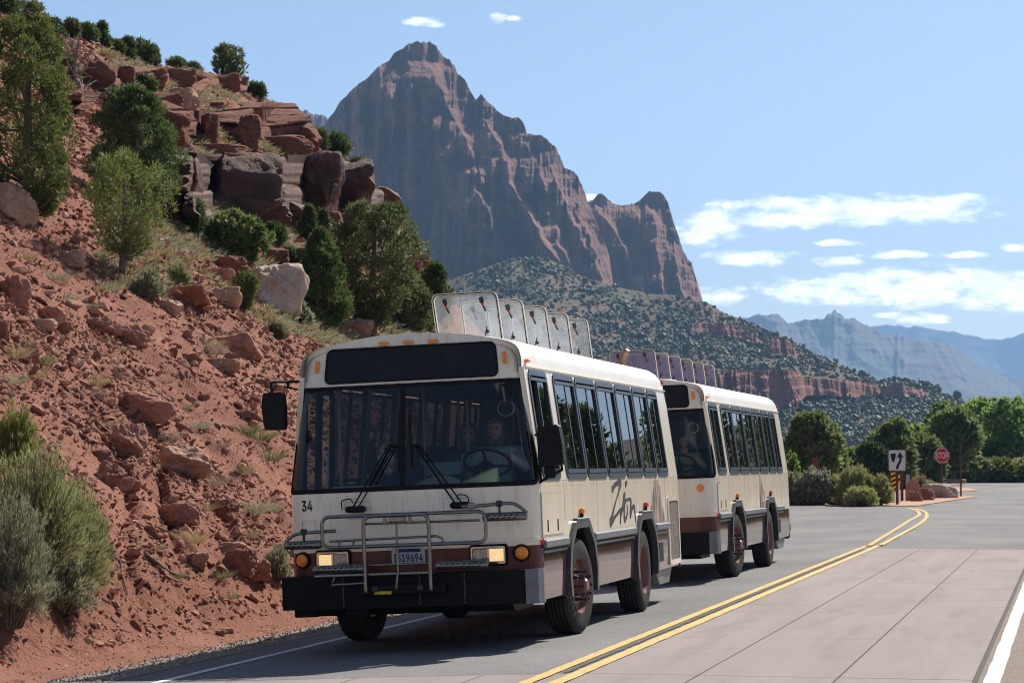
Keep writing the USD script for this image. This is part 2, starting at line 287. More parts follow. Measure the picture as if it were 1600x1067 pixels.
mat('red_soil', (0.225, 0.098, 0.068), (0.325, 0.155, 0.112), scale=0.5, rough=0.97, bump=1.0, bscale=22, spec=0.1, c3=(0.16, 0.06, 0.04), scale3=4, f3=0.75, detail=9, bdist=0.06)
mat('red_rock', (0.26, 0.115, 0.08), (0.36, 0.178, 0.128), scale=3, rough=0.93, bump=1.0, bscale=24, spec=0.15, c3=(0.20, 0.085, 0.06), scale3=9, f3=0.5, random=0.28, bdist=0.03)
mat('tan_rock', (0.33, 0.19, 0.135), (0.40, 0.255, 0.185), scale=3, rough=0.93, bump=0.6, bscale=18, spec=0.15, c3=(0.30, 0.17, 0.115), scale3=8, f3=0.5, random=0.15, bdist=0.03)
mat('pale_rock', (0.34, 0.25, 0.195), (0.41, 0.33, 0.265), scale=3, rough=0.93, bump=0.7, bscale=22, spec=0.15, c3=(0.20, 0.19, 0.15), scale3=14, f3=0.6, random=0.1, bdist=0.03)
mat('dark_rock', (0.16, 0.058, 0.036), (0.22, 0.08, 0.05), scale=3, rough=0.9, bump=0.6, bscale=16, random=0.15, bdist=0.03)
mat('cliff_red', (0.18, 0.075, 0.053), (0.26, 0.12, 0.086), scale=0.8, rough=0.92, bump=1.0, bscale=8, spec=0.15, c3=(0.16, 0.07, 0.05), scale3=2.2, f3=0.7, stretch=(1, 1, 2.4), random=0.16, bdist=0.14)
mat('cliff_varnish', (0.075, 0.050, 0.043), (0.155, 0.06, 0.042), scale=0.55, rough=0.75, bump=1.0, bscale=7, spec=0.25, c3=(0.075, 0.062, 0.058), scale3=1.6, f3=0.8, stretch=(1.2, 1.2, 0.6), lo=0.42, hi=0.62, random=0.12, bdist=0.13)
mat('valley_soil', (0.30, 0.15, 0.10), (0.27, 0.20, 0.12), scale=0.05, rough=0.97, bump=0.4, bscale=1.5, c3=(0.15, 0.17, 0.07), scale3=0.4, f3=0.5)
mat('island_soil', (0.36, 0.20, 0.14), (0.42, 0.26, 0.19), scale=1.5, rough=0.97, bump=0.5, bscale=20)
mat('peak_rock', (0.135, 0.073, 0.06), (0.32, 0.165, 0.13), scale=0.022, rough=0.95, bump=1.0, bscale=0.09, spec=0.1, stretch=(1, 1, 0.22), c3=(0.085, 0.056, 0.05), scale3=0.05, f3=0.7, detail=12, bdist=14.0)
mat('talus', (0.125, 0.075, 0.052), (0.062, 0.07, 0.036), scale=0.011, rough=0.97, bump=0.9, bscale=0.07, spec=0.1, c3=(0.16, 0.10, 0.075), scale3=0.05, f3=0.5, detail=9, bdist=4.0)
mat('band_rock', (0.185, 0.07, 0.05), (0.25, 0.10, 0.07), scale=0.02, rough=0.95, bump=0.8, bscale=0.1, stretch=(1, 1, 0.4), c3=(0.11, 0.045, 0.034), scale3=0.05, f3=0.6, bdist=3.0)
mat('far_rock', (0.07, 0.045, 0.04), (0.05, 0.06, 0.04), scale=0.004, rough=0.97, bump=0.8, bscale=0.02, c3=(0.11, 0.06, 0.05), scale3=0.006, f3=0.6, bdist=15.0)
mat('bark', (0.10, 0.075, 0.06), (0.16, 0.125, 0.10), scale=8, rough=0.95, bump=0.6, bscale=25, stretch=(1, 1, .3)); mat('dead_wood', (0.15, 0.115, 0.10), (0.23, 0.19, 0.16), scale=8, rough=0.9)
mat('post_brown', (0.075, 0.035, 0.026), (0.10, 0.05, 0.036), scale=9, rough=0.8); mat('post_grey', (0.30, 0.28, 0.26), (0.38, 0.36, 0.33), scale=9)
mat('sign_white', (0.64, 0.61, 0.58), (0.60, 0.57, 0.54), scale=4); mat('sign_ink', (0.012, 0.012, 0.012)); mat('sign_red', (0.50, 0.018, 0.024), (0.44, 0.014, 0.02), scale=4); mat('sign_brown', (0.12, 0.04, 0.03)); mat('sign_yellow', (0.80, 0.42, 0.015)); mat('sign_letter', (0.78, 0.76, 0.75))
mat('car_paint', (0.35, 0.42, 0.48), rough=0.2, coat=0.8); mat('car_glass', (0.02, 0.025, 0.03), rough=0.05, spec=0.6)
leafmat('juniper_leaf', (0.105, 0.138, 0.036), (0.173, 0.203, 0.054), 1.2); leafmat('juniper_dark', (0.055, 0.092, 0.03), (0.105, 0.15, 0.048), 1.2); leafmat('pinyon_leaf', (0.075, 0.1, 0.04), (0.145, 0.165, 0.062), 1.0)
leafmat('yellow_green', (0.150, 0.180, 0.039), (0.225, 0.247, 0.068), 1.5); leafmat('bright_leaf', (0.125, 0.2, 0.045), (0.2, 0.285, 0.08), 0.25, tr=0.62); leafmat('oak_leaf', (0.115, 0.169, 0.047), (0.203, 0.257, 0.084), 1.5)
leafmat('rabbit_green', (0.215, 0.24, 0.095), (0.31, 0.325, 0.15), 2.5); leafmat('rabbit_grey', (0.24, 0.25, 0.15), (0.33, 0.335, 0.22), 2.5); leafmat('sage_grey', (0.216, 0.240, 0.168), (0.324, 0.336, 0.240), 2.5); leafmat('dry_grass', (0.255, 0.204, 0.102), (0.340, 0.281, 0.153), 2.0); leafmat('dry_twig', (0.170, 0.130, 0.100), (0.250, 0.200, 0.155), 3.0)
leafmat('grass_green', (0.15, 0.16, 0.065), (0.22, 0.225, 0.1), 2.0); leafmat('bush_olive', (0.29, 0.305, 0.11), (0.4, 0.41, 0.18), 0.8); leafmat('forest', (0.045, 0.062, 0.026), (0.085, 0.105, 0.042), 0.02, tr=0.15, random=0.4); leafmat('forest_pale', (0.07, 0.082, 0.038), (0.105, 0.115, 0.055), 0.02, tr=0.15, random=0.35)
leafmat('mid_green', (0.12, 0.165, 0.055), (0.185, 0.235, 0.085), 0.4, tr=0.45)

# ---------------------------------------------------------------- places: the road runs along U, its right-hand side is R
TH = math.atan(873 / F); U = np.array([math.sin(TH), math.cos(TH), 0.0]); R = np.array([math.cos(TH), -math.sin(TH), 0.0])
cP, sP = math.cos(PITCH), math.sin(PITCH)
def ray(px, py):
    x, y = (px - 800) / F, -(py - 533.5) / F
    return x / (cP - y * sP), (sP + y * cP) / (cP - y * sP)          # x and z per metre of y
def gp(px, py, z=0.0):
    a, e = ray(px, py); Y = (z - EYE) / e; return np.array([a * Y, Y, z])
def at(px, py, Y):
    a, e = ray(px, py); return np.array([a * Y, Y, EYE + e * Y])
def zroad(X, Y):
    s = X * U[0] + Y * U[1]; t = X * R[0] + Y * R[1]
    fade = np.clip((105 - s) / 35, 0, 1)
    return -0.042 * np.clip(-4.1 - t, 0, 5.4) * fade
def stp(s, t): return np.array([s * U[0] + t * R[0], s * U[1] + t * R[1]])
def poly_sheet(poly, zfn, edge):
    out = []
    for g in getattr(poly, 'geoms', [poly]):
        if g.area < 1e-6: continue
        v, f = trimesh.creation.triangulate_polygon(g, engine='earcut')
        v = np.column_stack([v, np.zeros(len(v))]); v, f = trimesh.remesh.subdivide_to_size(v, f, edge, max_iter=16); v = np.array(v); f = np.array(f)
        c = np.cross(v[f[:, 1]] - v[f[:, 0]], v[f[:, 2]] - v[f[:, 0]])[:, 2]; f[c < 0] = f[c < 0][:, ::-1]
        v[:, 2] = zfn(v[:, 0], v[:, 1]); out.append((v, f))
    return cat(*out)
def ribbon(pts, w, zfn, dz, jitter=0.0, seed=0):
    p = np.asarray(pts, float)[:, :2]; d = np.gradient(p, axis=0); d /= np.linalg.norm(d, axis=1, keepdims=True); nrm = np.stack([-d[:, 1], d[:, 0]], 1)
    rg = np.random.default_rng(seed); j = lambda: jitter * rg.uniform(-1, 1, (len(p), 1))
    l, r = p + nrm * (w / 2 + j()), p - nrm * (w / 2 + j()); q = np.vstack([l, r]); n = len(p); i = np.arange(n - 1)
    return np.column_stack([q, zfn(q[:, 0], q[:, 1]) + dz]), np.vstack([np.stack([i, n + i, n + i + 1], 1), np.stack([i, n + i + 1, i + 1], 1)])

lane = Polygon([stp(20.9, -8.2), stp(20.9, -3.93), stp(52.7, -3.93), stp(52.7, 40), (75, 90), (110, 247), gp(1452, 752)[:2], (22.5, 135), (18.5, 112), gp(1403, 790)[:2], gp(1380, 790)[:2], gp(1300, 789)[:2],
                (11.0, 108.6), (-2, 109), (-30, 112), (-30, 104), stp(92, -18), stp(86, -12), stp(78, -9.2), stp(68, -8.3)])
road_hole = union_all([lane.buffer(0.02), Polygon([stp(9, -60), stp(9, 6), stp(53, 6), stp(53, -9), stp(66, -9.4), stp(66, -60)])])
obj('road', poly_sheet(lane, zroad, 3.0), 'asphalt', kind='structure')
valley = sbox(-9000, -60, 9000, 14000).difference(road_hole)
obj('ground', poly_sheet(valley, lambda x, y: -0.03 - 0.0 * x, 4000.0), 'valley_soil', kind='structure')
# concrete lane, slab by slab, on its bed
conc = fresh('/World', 'concrete_lane'); UsdGeom.Xform.Define(stage, conc); tag(conc, kind='structure')
bed = union_all([Polygon([stp(9, -9.2), stp(20.9, -9.2), stp(20.9, -0.2), stp(9, -0.2)]), Polygon([stp(20.8, -3.93), stp(53, -3.93), stp(53, -0.2), stp(20.8, -0.2)])])
obj('concrete_bed', poly_sheet(bed, lambda x, y: zroad(x, y) - 0.03, 3.0), 'asphalt_joint', parent=conc)
rg = np.random.default_rng(5)
def slab(s0, s1, t0, t1):
    g, h = 0.0013, 0.0007 * rg.standard_normal()
    P = [stp(s, t) for s, t in ((s0 + g, t0 + 7 * g), (s0 + g, t1 - 7 * g), (s1 - g, t1 - 7 * g), (s1 - g, t0 + 7 * g))]
    tilt = 0.0006 * rg.standard_normal(4); top = [[*p, float(zroad(*p)) + 0.003 + h * 0.4 + d * 0.6] for p, d in zip(P, tilt)]; v = np.array(top + [[x, y, z - 0.05] for x, y, z in top])
    f = np.array([[0, 1, 2], [0, 2, 3], [0, 4, 5], [0, 5, 1], [1, 5, 6], [1, 6, 2], [2, 6, 7], [2, 7, 3], [3, 7, 4], [3, 4, 0]])
    obj('slab', (v, f), 'concrete_pink', parent=conc)
ss = np.arange(20.9, 52.8, 1.514)
for a, b in zip(ss[:-1], ss[1:]):
    for t0, t1 in ((-3.93, -3.0), (-3.0, -1.86), (-1.86, -0.78)): slab(a, b, t0, t1)
ts = [-9.2, -8.1, -7.0, -5.9, -4.8, -3.93, -3.0, -1.86, -0.78]
for s0, s1 in ((16.4, 17.9), (17.9, 19.4), (19.4, 20.88)):
    for t0, t1 in zip(ts[:-1], ts[1:]): slab(s0, s1, t0, t1)
# painted lines
def spath(t, s0, s1, n): return [stp(s, t) for s in np.linspace(s0, s1, n)]
zl = lambda x, y: zroad(x, y)
for t, far in ((-4.235, [(1420, 812.5), (1436.5, 803), (1431.5, 796.5), (1419, 793)]), (-3.985, [(1431, 821.5), (1447.5, 807.5), (1445.5, 799), (1431, 793.6)])):
    pts = smoothline(spath(t, 16.4, 56, 40) + [gp(*p)[:2] for p in far], 5)
    obj('centre_line', ribbon(pts, 0.115, zl, 0.0085, 0.006, 3), 'yellow_paint', kind='structure', label='yellow line of the double centre line', cat=None)
obj('edge_line', ribbon(smoothline(spath(-0.63, 14, 53, 40), 2), 0.13, zl, 0.0085, 0.006, 4), 'white_paint', kind='structure')
obj('edge_line', ribbon(smoothline(spath(-7.70, 20.9, 58, 50), 2), 0.10, zl, 0.005, 0.006, 6), 'white_paint', kind='structure')
obj('parking_line', ribbon([gp(1556, 763.5)[:2], gp(1640, 763.5)[:2]], 1.0, zl, 0.006), 'white_paint', kind='structure')
for k, (pts, w_) in enumerate(((spath(-4.115, 20.9, 52, 160), 0.055), ([stp(52.72, t) for t in np.linspace(-4.3, -0.6, 40)], 0.04), ([stp(20.9, t) for t in np.linspace(-8.2, -3.9, 40)], 0.03))):
    obj('tar_seam', ribbon(pts, w_, zl, 0.0062, 0.012, 30 + k), 'asphalt_joint', kind='structure')
# shoulders
shoulder = Polygon([stp(9, -9.9), stp(9, -9.2), stp(20.9, -9.2), stp(20.9, -8.2), stp(68, -8.3), stp(68, -9.8)])
wav = lambda x, y: zroad(x, y) + 0.004 + 0.03 * (n2(x, y, 0.5, 3) - 0.5) * np.clip((-8.2 - (x * R[0] + y * R[1])) / 0.3, 0, 1) - 0.06 * np.clip((-8.2 - (x * R[0] + y * R[1])), 0, 1) * 0.3
obj('gravel_shoulder', poly_sheet(shoulder, wav, 0.25), 'gravel_ground', kind='structure')
obj('roadside_verge', poly_sheet(Polygon([stp(9, -0.74), stp(53, -0.74), stp(53, 6), stp(9, 6)]), lambda x, y: 0.006 + 0.02 * (n2(x, y, 0.4, 3) - 0.5) * np.clip((x * R[0] + y * R[1] + 0.5) / 0.4, 0, 1), 0.4), 'gravel_ground', kind='structure')
for pts, z in (([(1404, 791), (1435, 790.5), (1499, 780.5), (1530, 776.3), (1500, 775), (1460, 776), (1425, 779), (1404, 786)], 0.012), ([(1466, 766), (1500, 768.5), (1528, 766.5), (1515, 763), (1490, 761.5), (1466, 762)], 0.012),
               ([(1225, 789.5), (1300, 790), (1384, 790.8), (1408, 790.5), (1408, 786.5), (1300, 787), (1225, 787)], 0.012)):
    obj('traffic_island', poly_sheet(Polygon([gp(*p)[:2] for p in pts]), lambda x, y, z=z: z + 0.03 * n2(x, y, 1.0, 2), 1.5), 'island_soil', kind='structure')

# ---------------------------------------------------------------- the hillside on the left: one slope of 35 degrees above the road, cut off by its own crest
SKYL = np.array([(-900, -150), (-300, -60), (-60, -25), (0, 2), (30, 22), (60, 38), (100, 50), (150, 64), (190, 80), (240, 98), (300, 108), (345, 122), (385, 142), (440, 160), (462, 178), (490, 208), (530, 242), (560, 270), (585, 298), (612, 335), (630, 372),
                 (655, 392), (676, 412), (690, 440), (710, 468), (740, 500), (780, 545), (840, 620), (900, 700), (960, 765), (1010, 800), (1060, 830)], float)
_sa = np.array([ray(*p) for p in SKYL])
FOOT, SLOPE = -9.25, 0.70
def crest_of(a):
    e = np.interp(a, _sa[:, 0], _sa[:, 1]); q = a * math.cos(TH) - math.sin(TH)
    return 8.06 / np.maximum(-SLOPE * q - e, 0.03)
def slope_of(d): return -0.25 + SLOPE * (np.sqrt(d * d + 0.09) + d) / 2 + 0.38 * np.clip(d / 0.8, 0, 1) ** 2 * (3 - 2 * np.clip(d / 0.8, 0, 1))
def hillz(X, Y):
    X, Y = np.asarray(X, float), np.asarray(Y, float); a = X / Y; yc = crest_of(a); q = a * math.cos(TH) - math.sin(TH)
    Ye = np.minimum(Y, yc); d = FOOT - Ye * q; z = slope_of(d)
    over = np.maximum(Y - yc, 0); z = z - 0.45 * over * over / (over + 3.0)
    k = np.clip(d / 2.5, 0, 1); near = np.clip((95 - Y) / 40, 0.25, 1)
    z = z + k * (0.9 * (n2(X, Y, 8.0, 3, 1) - 0.5) + 0.5 * (n2(X, Y, 2.4, 3, 2) - 0.5) + near * (0.26 * (n2(X, Y, 0.7, 3, 3) - 0.5) + 0.13 * (n2(X, Y, 0.2, 2, 4) - 0.5)))
    gull = np.abs(n2(X * 1.0 + Y * 0.2, Y * 0.25, 0.9, 3, 9) - 0.5) * 2
    z = z - 0.22 * np.clip(1 - gull * 5, 0, 1) * np.clip(d / 0.5, 0, 1) * np.clip((4.5 - d) / 2.0, 0, 1)
    return z
def hill_mesh():
    pxs = np.concatenate([np.linspace(-330, 640, 470), np.linspace(643, 1060, 110)])
    a = (pxs - 800) / F; q = a * math.cos(TH) - math.sin(TH); y0 = (FOOT + 0.95) / q; yc = crest_of(a); y0 = np.minimum(y0, yc - 1)
    w = np.concatenate([np.linspace(0, 1, 400) ** 1.35, 1 + np.array([0.01, 0.02, 0.04, 0.07, 0.11, 0.16, 0.23, 0.32, 0.45])])
    Y = y0[:, None] + (yc - y0)[:, None] * w[None]; X = a[:, None] * Y; n, m = Y.shape
    i, j = np.meshgrid(np.arange(n - 1), np.arange(m - 1), indexing='ij'); f = np.stack([i * m + j, (i + 1) * m + j, (i + 1) * m + j + 1, i * m + j + 1], -1).reshape(-1, 4)
    return np.stack([X, Y, hillz(X, Y)], -1).reshape(-1, 3), np.vstack([f[:, [0, 1, 2]], f[:, [0, 2, 3]]])
obj('hillside', hill_mesh(), 'red_soil', smooth=True, kind='structure')
def hp(px, py):
    """Where the line of sight through a pixel meets the hillside."""
    a, e = ray(px, py); yc = float(crest_of(np.array(a))); Y = np.linspace(14, yc + 0.3, 1500); hit = np.nonzero(hillz(a * Y, Y) > EYE + e * Y)[0]
    y = Y[hit[0]] if len(hit) else yc
    return np.array([a * y, y, float(hillz(np.array(a * y), np.array(y)))])

# ---------------------------------------------------------------- mountains
def ridged(x, z, sx, sz, seed, o=4):
    return 1 - np.abs(2 * fbm(np.stack([x / sx, z / sz, np.full_like(x, 0.5)], -1), o, seed) - 1)
def mountain(sky, base, Z0, back, relief, nu=420, nv=260, rough=3.0, seed=0, curve=1.0, flat=False):
    """A rock face: columns between the foot and the skyline, leaning back and broken by relief, closed by a slope behind the crest."""
    sky, base = np.array(sky, float), np.array(base, float)
    px = np.linspace(sky[0, 0], sky[-1, 0], nu); top = np.interp(px, *sky.T) + rough * (fbm(np.stack([px / 14, px * 0, px * 0], -1), 4, seed) - 0.5) * 2 + rough * 0.9 * (np.round(3 * noise(np.stack([px / 4.5, px * 0 + 3, px * 0], -1), seed + 4)) / 3 - 0.5); bot = np.interp(px, *base.T)
    v = np.concatenate([np.linspace(0, 1, nv), [1.03, 1.08, 1.15, 1.3]]); w = np.minimum(v, 1)
    P, V = np.meshgrid(px, w, indexing='ij'); py = bot[:, None] + (top - bot)[:, None] * V
    z0 = np.interp(px, *np.array(Z0, float).T)[:, None] if np.ndim(Z0) else Z0
    Y = z0 + back * V ** curve; x = (P - 800) / F * Y; z = EYE + (724 - py) / F * Y
    if flat: x, z = (P - 800) / F * np.mean(z0), EYE + (724 - py) / F * np.mean(z0)
    Y = Y - relief(x, z, V)
    a, e = ray(P, py); X, Zz = a * Y, EYE + e * Y
    ov = np.maximum(v - 1, 0)[None]; Y2 = Y + ov * back * 6 + ov * 900; X, Zz = X * Y2 / Y, np.where(ov > 0, Zz - ov * (Zz + 5) * 2.2, Zz)
    n, m = P.shape; i, j = np.meshgrid(np.arange(n - 1), np.arange(m - 1), indexing='ij'); f = np.stack([i * m + j, (i + 1) * m + j, (i + 1) * m + j + 1, i * m + j + 1], -1).reshape(-1, 4)
    return np.stack([X, Y2, Zz], -1).reshape(-1, 3), np.vstack([f[:, [0, 1, 2]], f[:, [0, 2, 3]]])
def cliff_relief(amp, sx, seed, led=0.10):
    def fn(x, z, V):
        big = ridged(x + 0.30 * z, z, sx, sx * 9.0, seed, 2); mid = ridged(x + 0.10 * z, z, sx * 0.27, sx * 3.0, seed + 3, 3); fine = ridged(x, z, sx * 0.075, sx * 0.6, seed + 5, 3)
        t = z / (sx * 0.17) + 1.6 * fbm(np.stack([x / (sx * 0.9), z / (sx * 2), x * 0], -1), 3, seed + 7); t2 = z / (sx * 0.055) + 2.0 * fbm(np.stack([x / (sx * 0.5), z / sx, x * 0 + 4], -1), 3, seed + 9)
        saw = lambda q: np.clip((q % 1.0) * 5, 0, 1) + np.floor(q); mk = np.clip(fbm(np.stack([x / (sx * 0.6), z / (sx * 0.6), x * 0 + 9], -1), 2, seed + 11) * 3 - 1.0, 0, 1)
        ledge = -(saw(t) - t) * 0.5 - (saw(t2) - t2) * 0.22 * mk
        return amp * (big ** 1.5 + 0.55 * mid ** 1.3 + 0.36 * fine ** 1.2 * (0.4 + 0.6 * mk) + 0.11 * ridged(x, z, sx * 0.03, sx * 0.09, seed + 8, 2)) + amp * led * 3 * ledge
    return fn
RIDGES = [([(672, 66), (700, 150), (742, 250), (768, 330), (800, 420)], 62, 95, 9), ([(640, 70), (628, 160), (640, 250), (632, 440)], 30, 60, 14), ([(752, 149), (790, 230), (838, 330), (880, 400), (930, 450)], 66, 60, 8), ([(812, 185), (856, 260), (872, 330), (905, 440)], 44, 36, 7), ([(856, 218), (890, 290), (915, 350), (952, 440)], 44, 30, 7), ([(903, 276), (925, 340), (955, 430)], 30, 26, 6), ([(560, 131), (575, 240), (560, 440)], 34, 70, 12), ([(605, 96), (595, 300), (600, 450)], 22, 40, 9),
          ([(1027, 298), (1035, 380), (1050, 480)], 52, 46, 9), ([(940, 302), (985, 380), (1000, 480)], 40, 40, 9), ([(1005, 306), (1010, 400), (1012, 490)], 26, 26, 7), ([(1060, 368), (1078, 440), (1092, 490)], 34, 22, 6)]
def buttressed(base, Y0, seed):
    def fn(x, z, V):
        px, py = 800 + F * x / Y0, 724 - F * z / Y0; out = base(x, z, V); wob = 15 * (fbm(np.stack([z / 30, x / 90, z * 0], -1), 5, seed) - 0.5) * 2
        for pts, amp, wl, wr in RIDGES:
            p = np.array(pts, float); d = px + wob - np.interp(py, p[:, 1], p[:, 0]); out = out + 0.85 * amp * np.clip(2.6 * fbm(np.stack([z / 34, x / 34, d * 0 + amp], -1), 3, seed) - 0.55, 0.12, 1.3) * np.where(d < 0, np.exp(d / wl), np.exp(-d / (wr * 0.7))) * np.clip((py - p[0, 1] + 12) / 30, 0, 1)
        return out
    return fn
PEAK = [(486, 215), (505, 196), (520, 178), (533, 158), (545, 146), (560, 131), (575, 121), (590, 106), (607, 96), (615, 84), (628, 78), (638, 69), (655, 66), (672, 67), (682, 73), (692, 88), (702, 93), (710, 104), (715, 118), (726, 124), (736, 144), (744, 156), (752, 149),
        (763, 160), (772, 166), (786, 182), (800, 184), (812, 185), (818, 193), (824, 209), (836, 210), (846, 210), (856, 219), (866, 228), (875, 243), (882, 262), (891, 265), (903, 276), (912, 294), (919, 318), (928, 340), (940, 365), (952, 400), (958, 445)]
SEC = [(905, 340), (915, 318), (927, 312), (933, 304), (940, 302), (948, 309), (957, 319), (970, 321), (984, 322), (997, 315), (1005, 306), (1014, 298), (1027, 298), (1036, 304), (1044, 318), (1051, 341), (1060, 368), (1067, 392), (1075, 403), (1081, 408), (1088, 436), (1096, 462), (1100, 478)]
obj('mountain', mountain(PEAK, [(486, 480), (700, 452), (760, 430), (800, 418), (860, 420), (905, 445), (958, 470)], 2420, 70, buttressed(cliff_relief(72, 150, 11, 0.06), 2350, 5), 760, 420, 2.4, 1, 1.2), 'peak_rock', smooth=35, kind='structure', label='tall red rock peak with a broad summit rising behind the first bus')
obj('mountain', mountain(SEC, [(905, 470), (960, 478), (1040, 492), (1100, 500)], 2620, 60, buttressed(cliff_relief(56, 110, 23, 0.06), 2560, 6), 360, 300, 2.4, 2, 1.2), 'peak_rock', smooth=35, kind='structure', label='lower red rock peak with two knobs to the right of the tall peak')
obj('mountain', mountain([(400, 205), (440, 190), (463, 186), (470, 176), (480, 174), (492, 179), (503, 178), (512, 184), (530, 200), (560, 220)], [(400, 300), (560, 300)], 3600, 160, cliff_relief(60, 90, 33), 160, 80, 3.0, 3), 'peak_rock', smooth=35, kind='structure', label='small distant red knob between the hillside and the tall peak')
def slope_relief(amp, sx, seed):
    return lambda x, z, V: amp * (ridged(x, z, sx, sx * 1.2, seed, 4) + 0.3 * ridged(x, z, sx * 0.2, sx * 0.25, seed + 2, 3)) * np.clip(V * 6, 0, 1)
TAL = [(560, 470), (640, 462), (700, 440), (730, 428), (770, 415), (800, 404), (850, 404), (880, 414), (905, 432), (960, 447), (1010, 458), (1060, 462), (1098, 470), (1130, 487), (1180, 509), (1230, 530), (1280, 556), (1330, 577), (1372, 598), (1395, 592), (1420, 593), (1450, 602), (1480, 618), (1520, 636),
       (1560, 644), (1600, 650), (1750, 640), (1900, 600), (2100, 520), (2350, 470), (2700, 460), (3000, 440), (3600, 430)]
TALZ = [(560, 1150), (1000, 1150), (1300, 950), (1500, 800), (1700, 700), (3600, 600)]
TALUS = mountain(TAL, [(560, 760), (3600, 750)], TALZ, 780, slope_relief(46, 150, 41), 900, 260, 2.0, 4, 1.0)
obj('wooded_slope', TALUS, 'talus', smooth=True, kind='structure', label='wooded slope of red talus below the peaks')
def talus_at(px, py):
    P = TALUS[0].reshape(900, 264, 3); i = (px - TAL[0][0]) / (TAL[-1][0] - TAL[0][0]) * 899; k = int(np.clip(round(i), 0, 899)); c = P[k, :260]
    a, e = ray(px, py); j = np.argmin(np.abs((c[:, 2] - EYE) / c[:, 1] - e)); return c[j]
BAND = [(1120, 584), (1150, 578), (1190, 579), (1230, 577), (1250, 584), (1262, 592), (1290, 592), (1330, 594), (1360, 598), (1376, 606)]
obj('rock_band', mountain(BAND, [(1120, 640), (1160, 648), (1235, 641), (1260, 618), (1300, 617), (1345, 626), (1365, 627), (1376, 612)], [(1120, talus_at(1160, 645)[1] + 6), (1250, talus_at(1250, 628)[1] - 4), (1376, talus_at(1370, 618)[1] + 4)], 6, cliff_relief(22, 40, 51, 0.05), 320, 70, 2.2, 5), 'band_rock', smooth=30, kind='structure', label='vertical band of red cliff in the wooded slope')
for k, (sk, bs, lab) in enumerate((([(1080, 512), (1098, 503), (1120, 505), (1150, 510), (1176, 522), (1190, 532)], [(1080, 520), (1120, 522), (1160, 530), (1190, 540)], 'short red ledge high on the wooded slope'), ([(1196, 545), (1206, 531), (1220, 527), (1232, 530), (1240, 541), (1246, 552)], [(1196, 552), (1220, 556), (1246, 558)], 'blunt red knob of rock standing out of the wooded slope'), ([(1378, 606), (1400, 600), (1430, 606), (1450, 614)], [(1378, 622), (1410, 622), (1450, 622)], 'low broken red ledge at the right end of the slope'))):
    obj('rock_band', mountain(sk, bs, [(p, talus_at(p, b)[1] + 6) for p, b in bs], 8, cliff_relief(12, 26, 90 + k, 0.05), 120, 40, 2.2, 20 + k), 'band_rock', smooth=30, kind='structure', label=lab)
far1 = [(1060, 512), (1110, 508), (1150, 498), (1172, 494), (1186, 489), (1192, 493), (1206, 490), (1216, 490), (1224, 497), (1231, 505), (1246, 501), (1270, 499), (1288, 497), (1292, 490), (1299, 491), (1302, 484), (1305, 484), (1308, 491), (1314, 490), (1320, 499), (1336, 497), (1343, 502), (1352, 508), (1362, 512),
        (1378, 520), (1392, 526), (1400, 527), (1402, 517), (1406, 527), (1413, 523), (1418, 532), (1434, 530), (1446, 529), (1460, 533), (1480, 536), (1494, 543), (1502, 552), (1520, 566), (1545, 580), (1570, 589), (1600, 594), (1700, 610), (1900, 640)]
obj('distant_ridge', mountain(far1, [(1060, 720), (1900, 720)], 7600, 1300, lambda x, z, V: 320 * ridged(x, z, 600, 370, 61, 4) * np.clip(V * 3, 0, 1) + cliff_relief(60, 150, 63)(x, z, V) * np.clip(V * 4 - 2.4, 0, 1), 420, 150, 2.2, 6), 'far_rock', smooth=True, kind='structure', label='blue hazy ridge with a needle of rock on top')
far2 = [(1200, 530), (1300, 520), (1370, 510), (1395, 508), (1406, 507), (1420, 513), (1428, 508), (1440, 510), (1465, 516), (1490, 518), (1505, 522), (1535, 528), (1550, 529), (1562, 532), (1572, 527), (1580, 529), (1592, 522), (1600, 519), (1700, 500), (1900, 520), (2300, 560), (3000, 600)]
obj('distant_ridge', mountain(far2, [(1200, 720), (3000, 720)], 12600, 700, lambda x, z, V: 200 * ridged(x, z, 500, 400, 71, 4), 300, 80, 1.6, 7), 'far_rock', smooth=True, kind='structure', label='palest blue ridge furthest away on the right')
hv, hf = bx(-10500, 10500, -900, 14500, -1.6, 1900)
HAZE = usdkit.material(stage, '/World/Looks/haze', {'v': ('principled_volume', {'color': (0.31, 0.56, 0.95), 'density': HAZE_DENSITY, 'anisotropy': 0.25})}, volume='v.volume')
usdkit.mesh(stage, '/World/haze', (hv, hf), HAZE); tag('/World/haze', kind='stuff')

# ---------------------------------------------------------------- the shuttle buses; in a bus's own frame x points to its left, y to its rear, z up
HW, YF, YR = 1.22, -2.62, 6.50
def hwz(z): return np.where(np.asarray(z) < 1.6, HW, HW - 0.12 * np.clip((np.asarray(z) - 1.6) / 1.12, 0, 1.3))
def front_map(u, z, w):
    """Wraps (u along the front, z up) round the front corners; w goes inwards."""
    u, z, w = (np.asarray(k, float) for k in (u, z, w)); r = 0.22; s = np.sign(u); au = np.abs(u)
    ang = np.clip((au - 1.0) / r, 0, math.pi / 2); past = np.maximum(au - 1.0 - r * math.pi / 2, 0)
    x = np.where(au < 1.0, au, 1.0 + (r - w) * np.sin(ang)); y = np.where(au < 1.0, YF + 0.05 * u * u + w, YF + 0.05 + r - (r - w) * np.cos(ang) + past)
    rake = np.where(z > 1.55, 0.15 * (z - 1.55), 0)
    return np.stack([s * x * hwz(z) / HW, y + rake, z], -1)
def side_map(sgn):
    return lambda y, z, w: np.stack([sgn * (hwz(z) - w), np.asarray(y, float), np.asarray(z, float)], -1)
def fix(m):
    """Faces turned outwards."""
    t = trimesh.Trimesh(*m, process=False); t.merge_vertices(); t.fix_normals(); return np.array(t.vertices), np.array(t.faces)
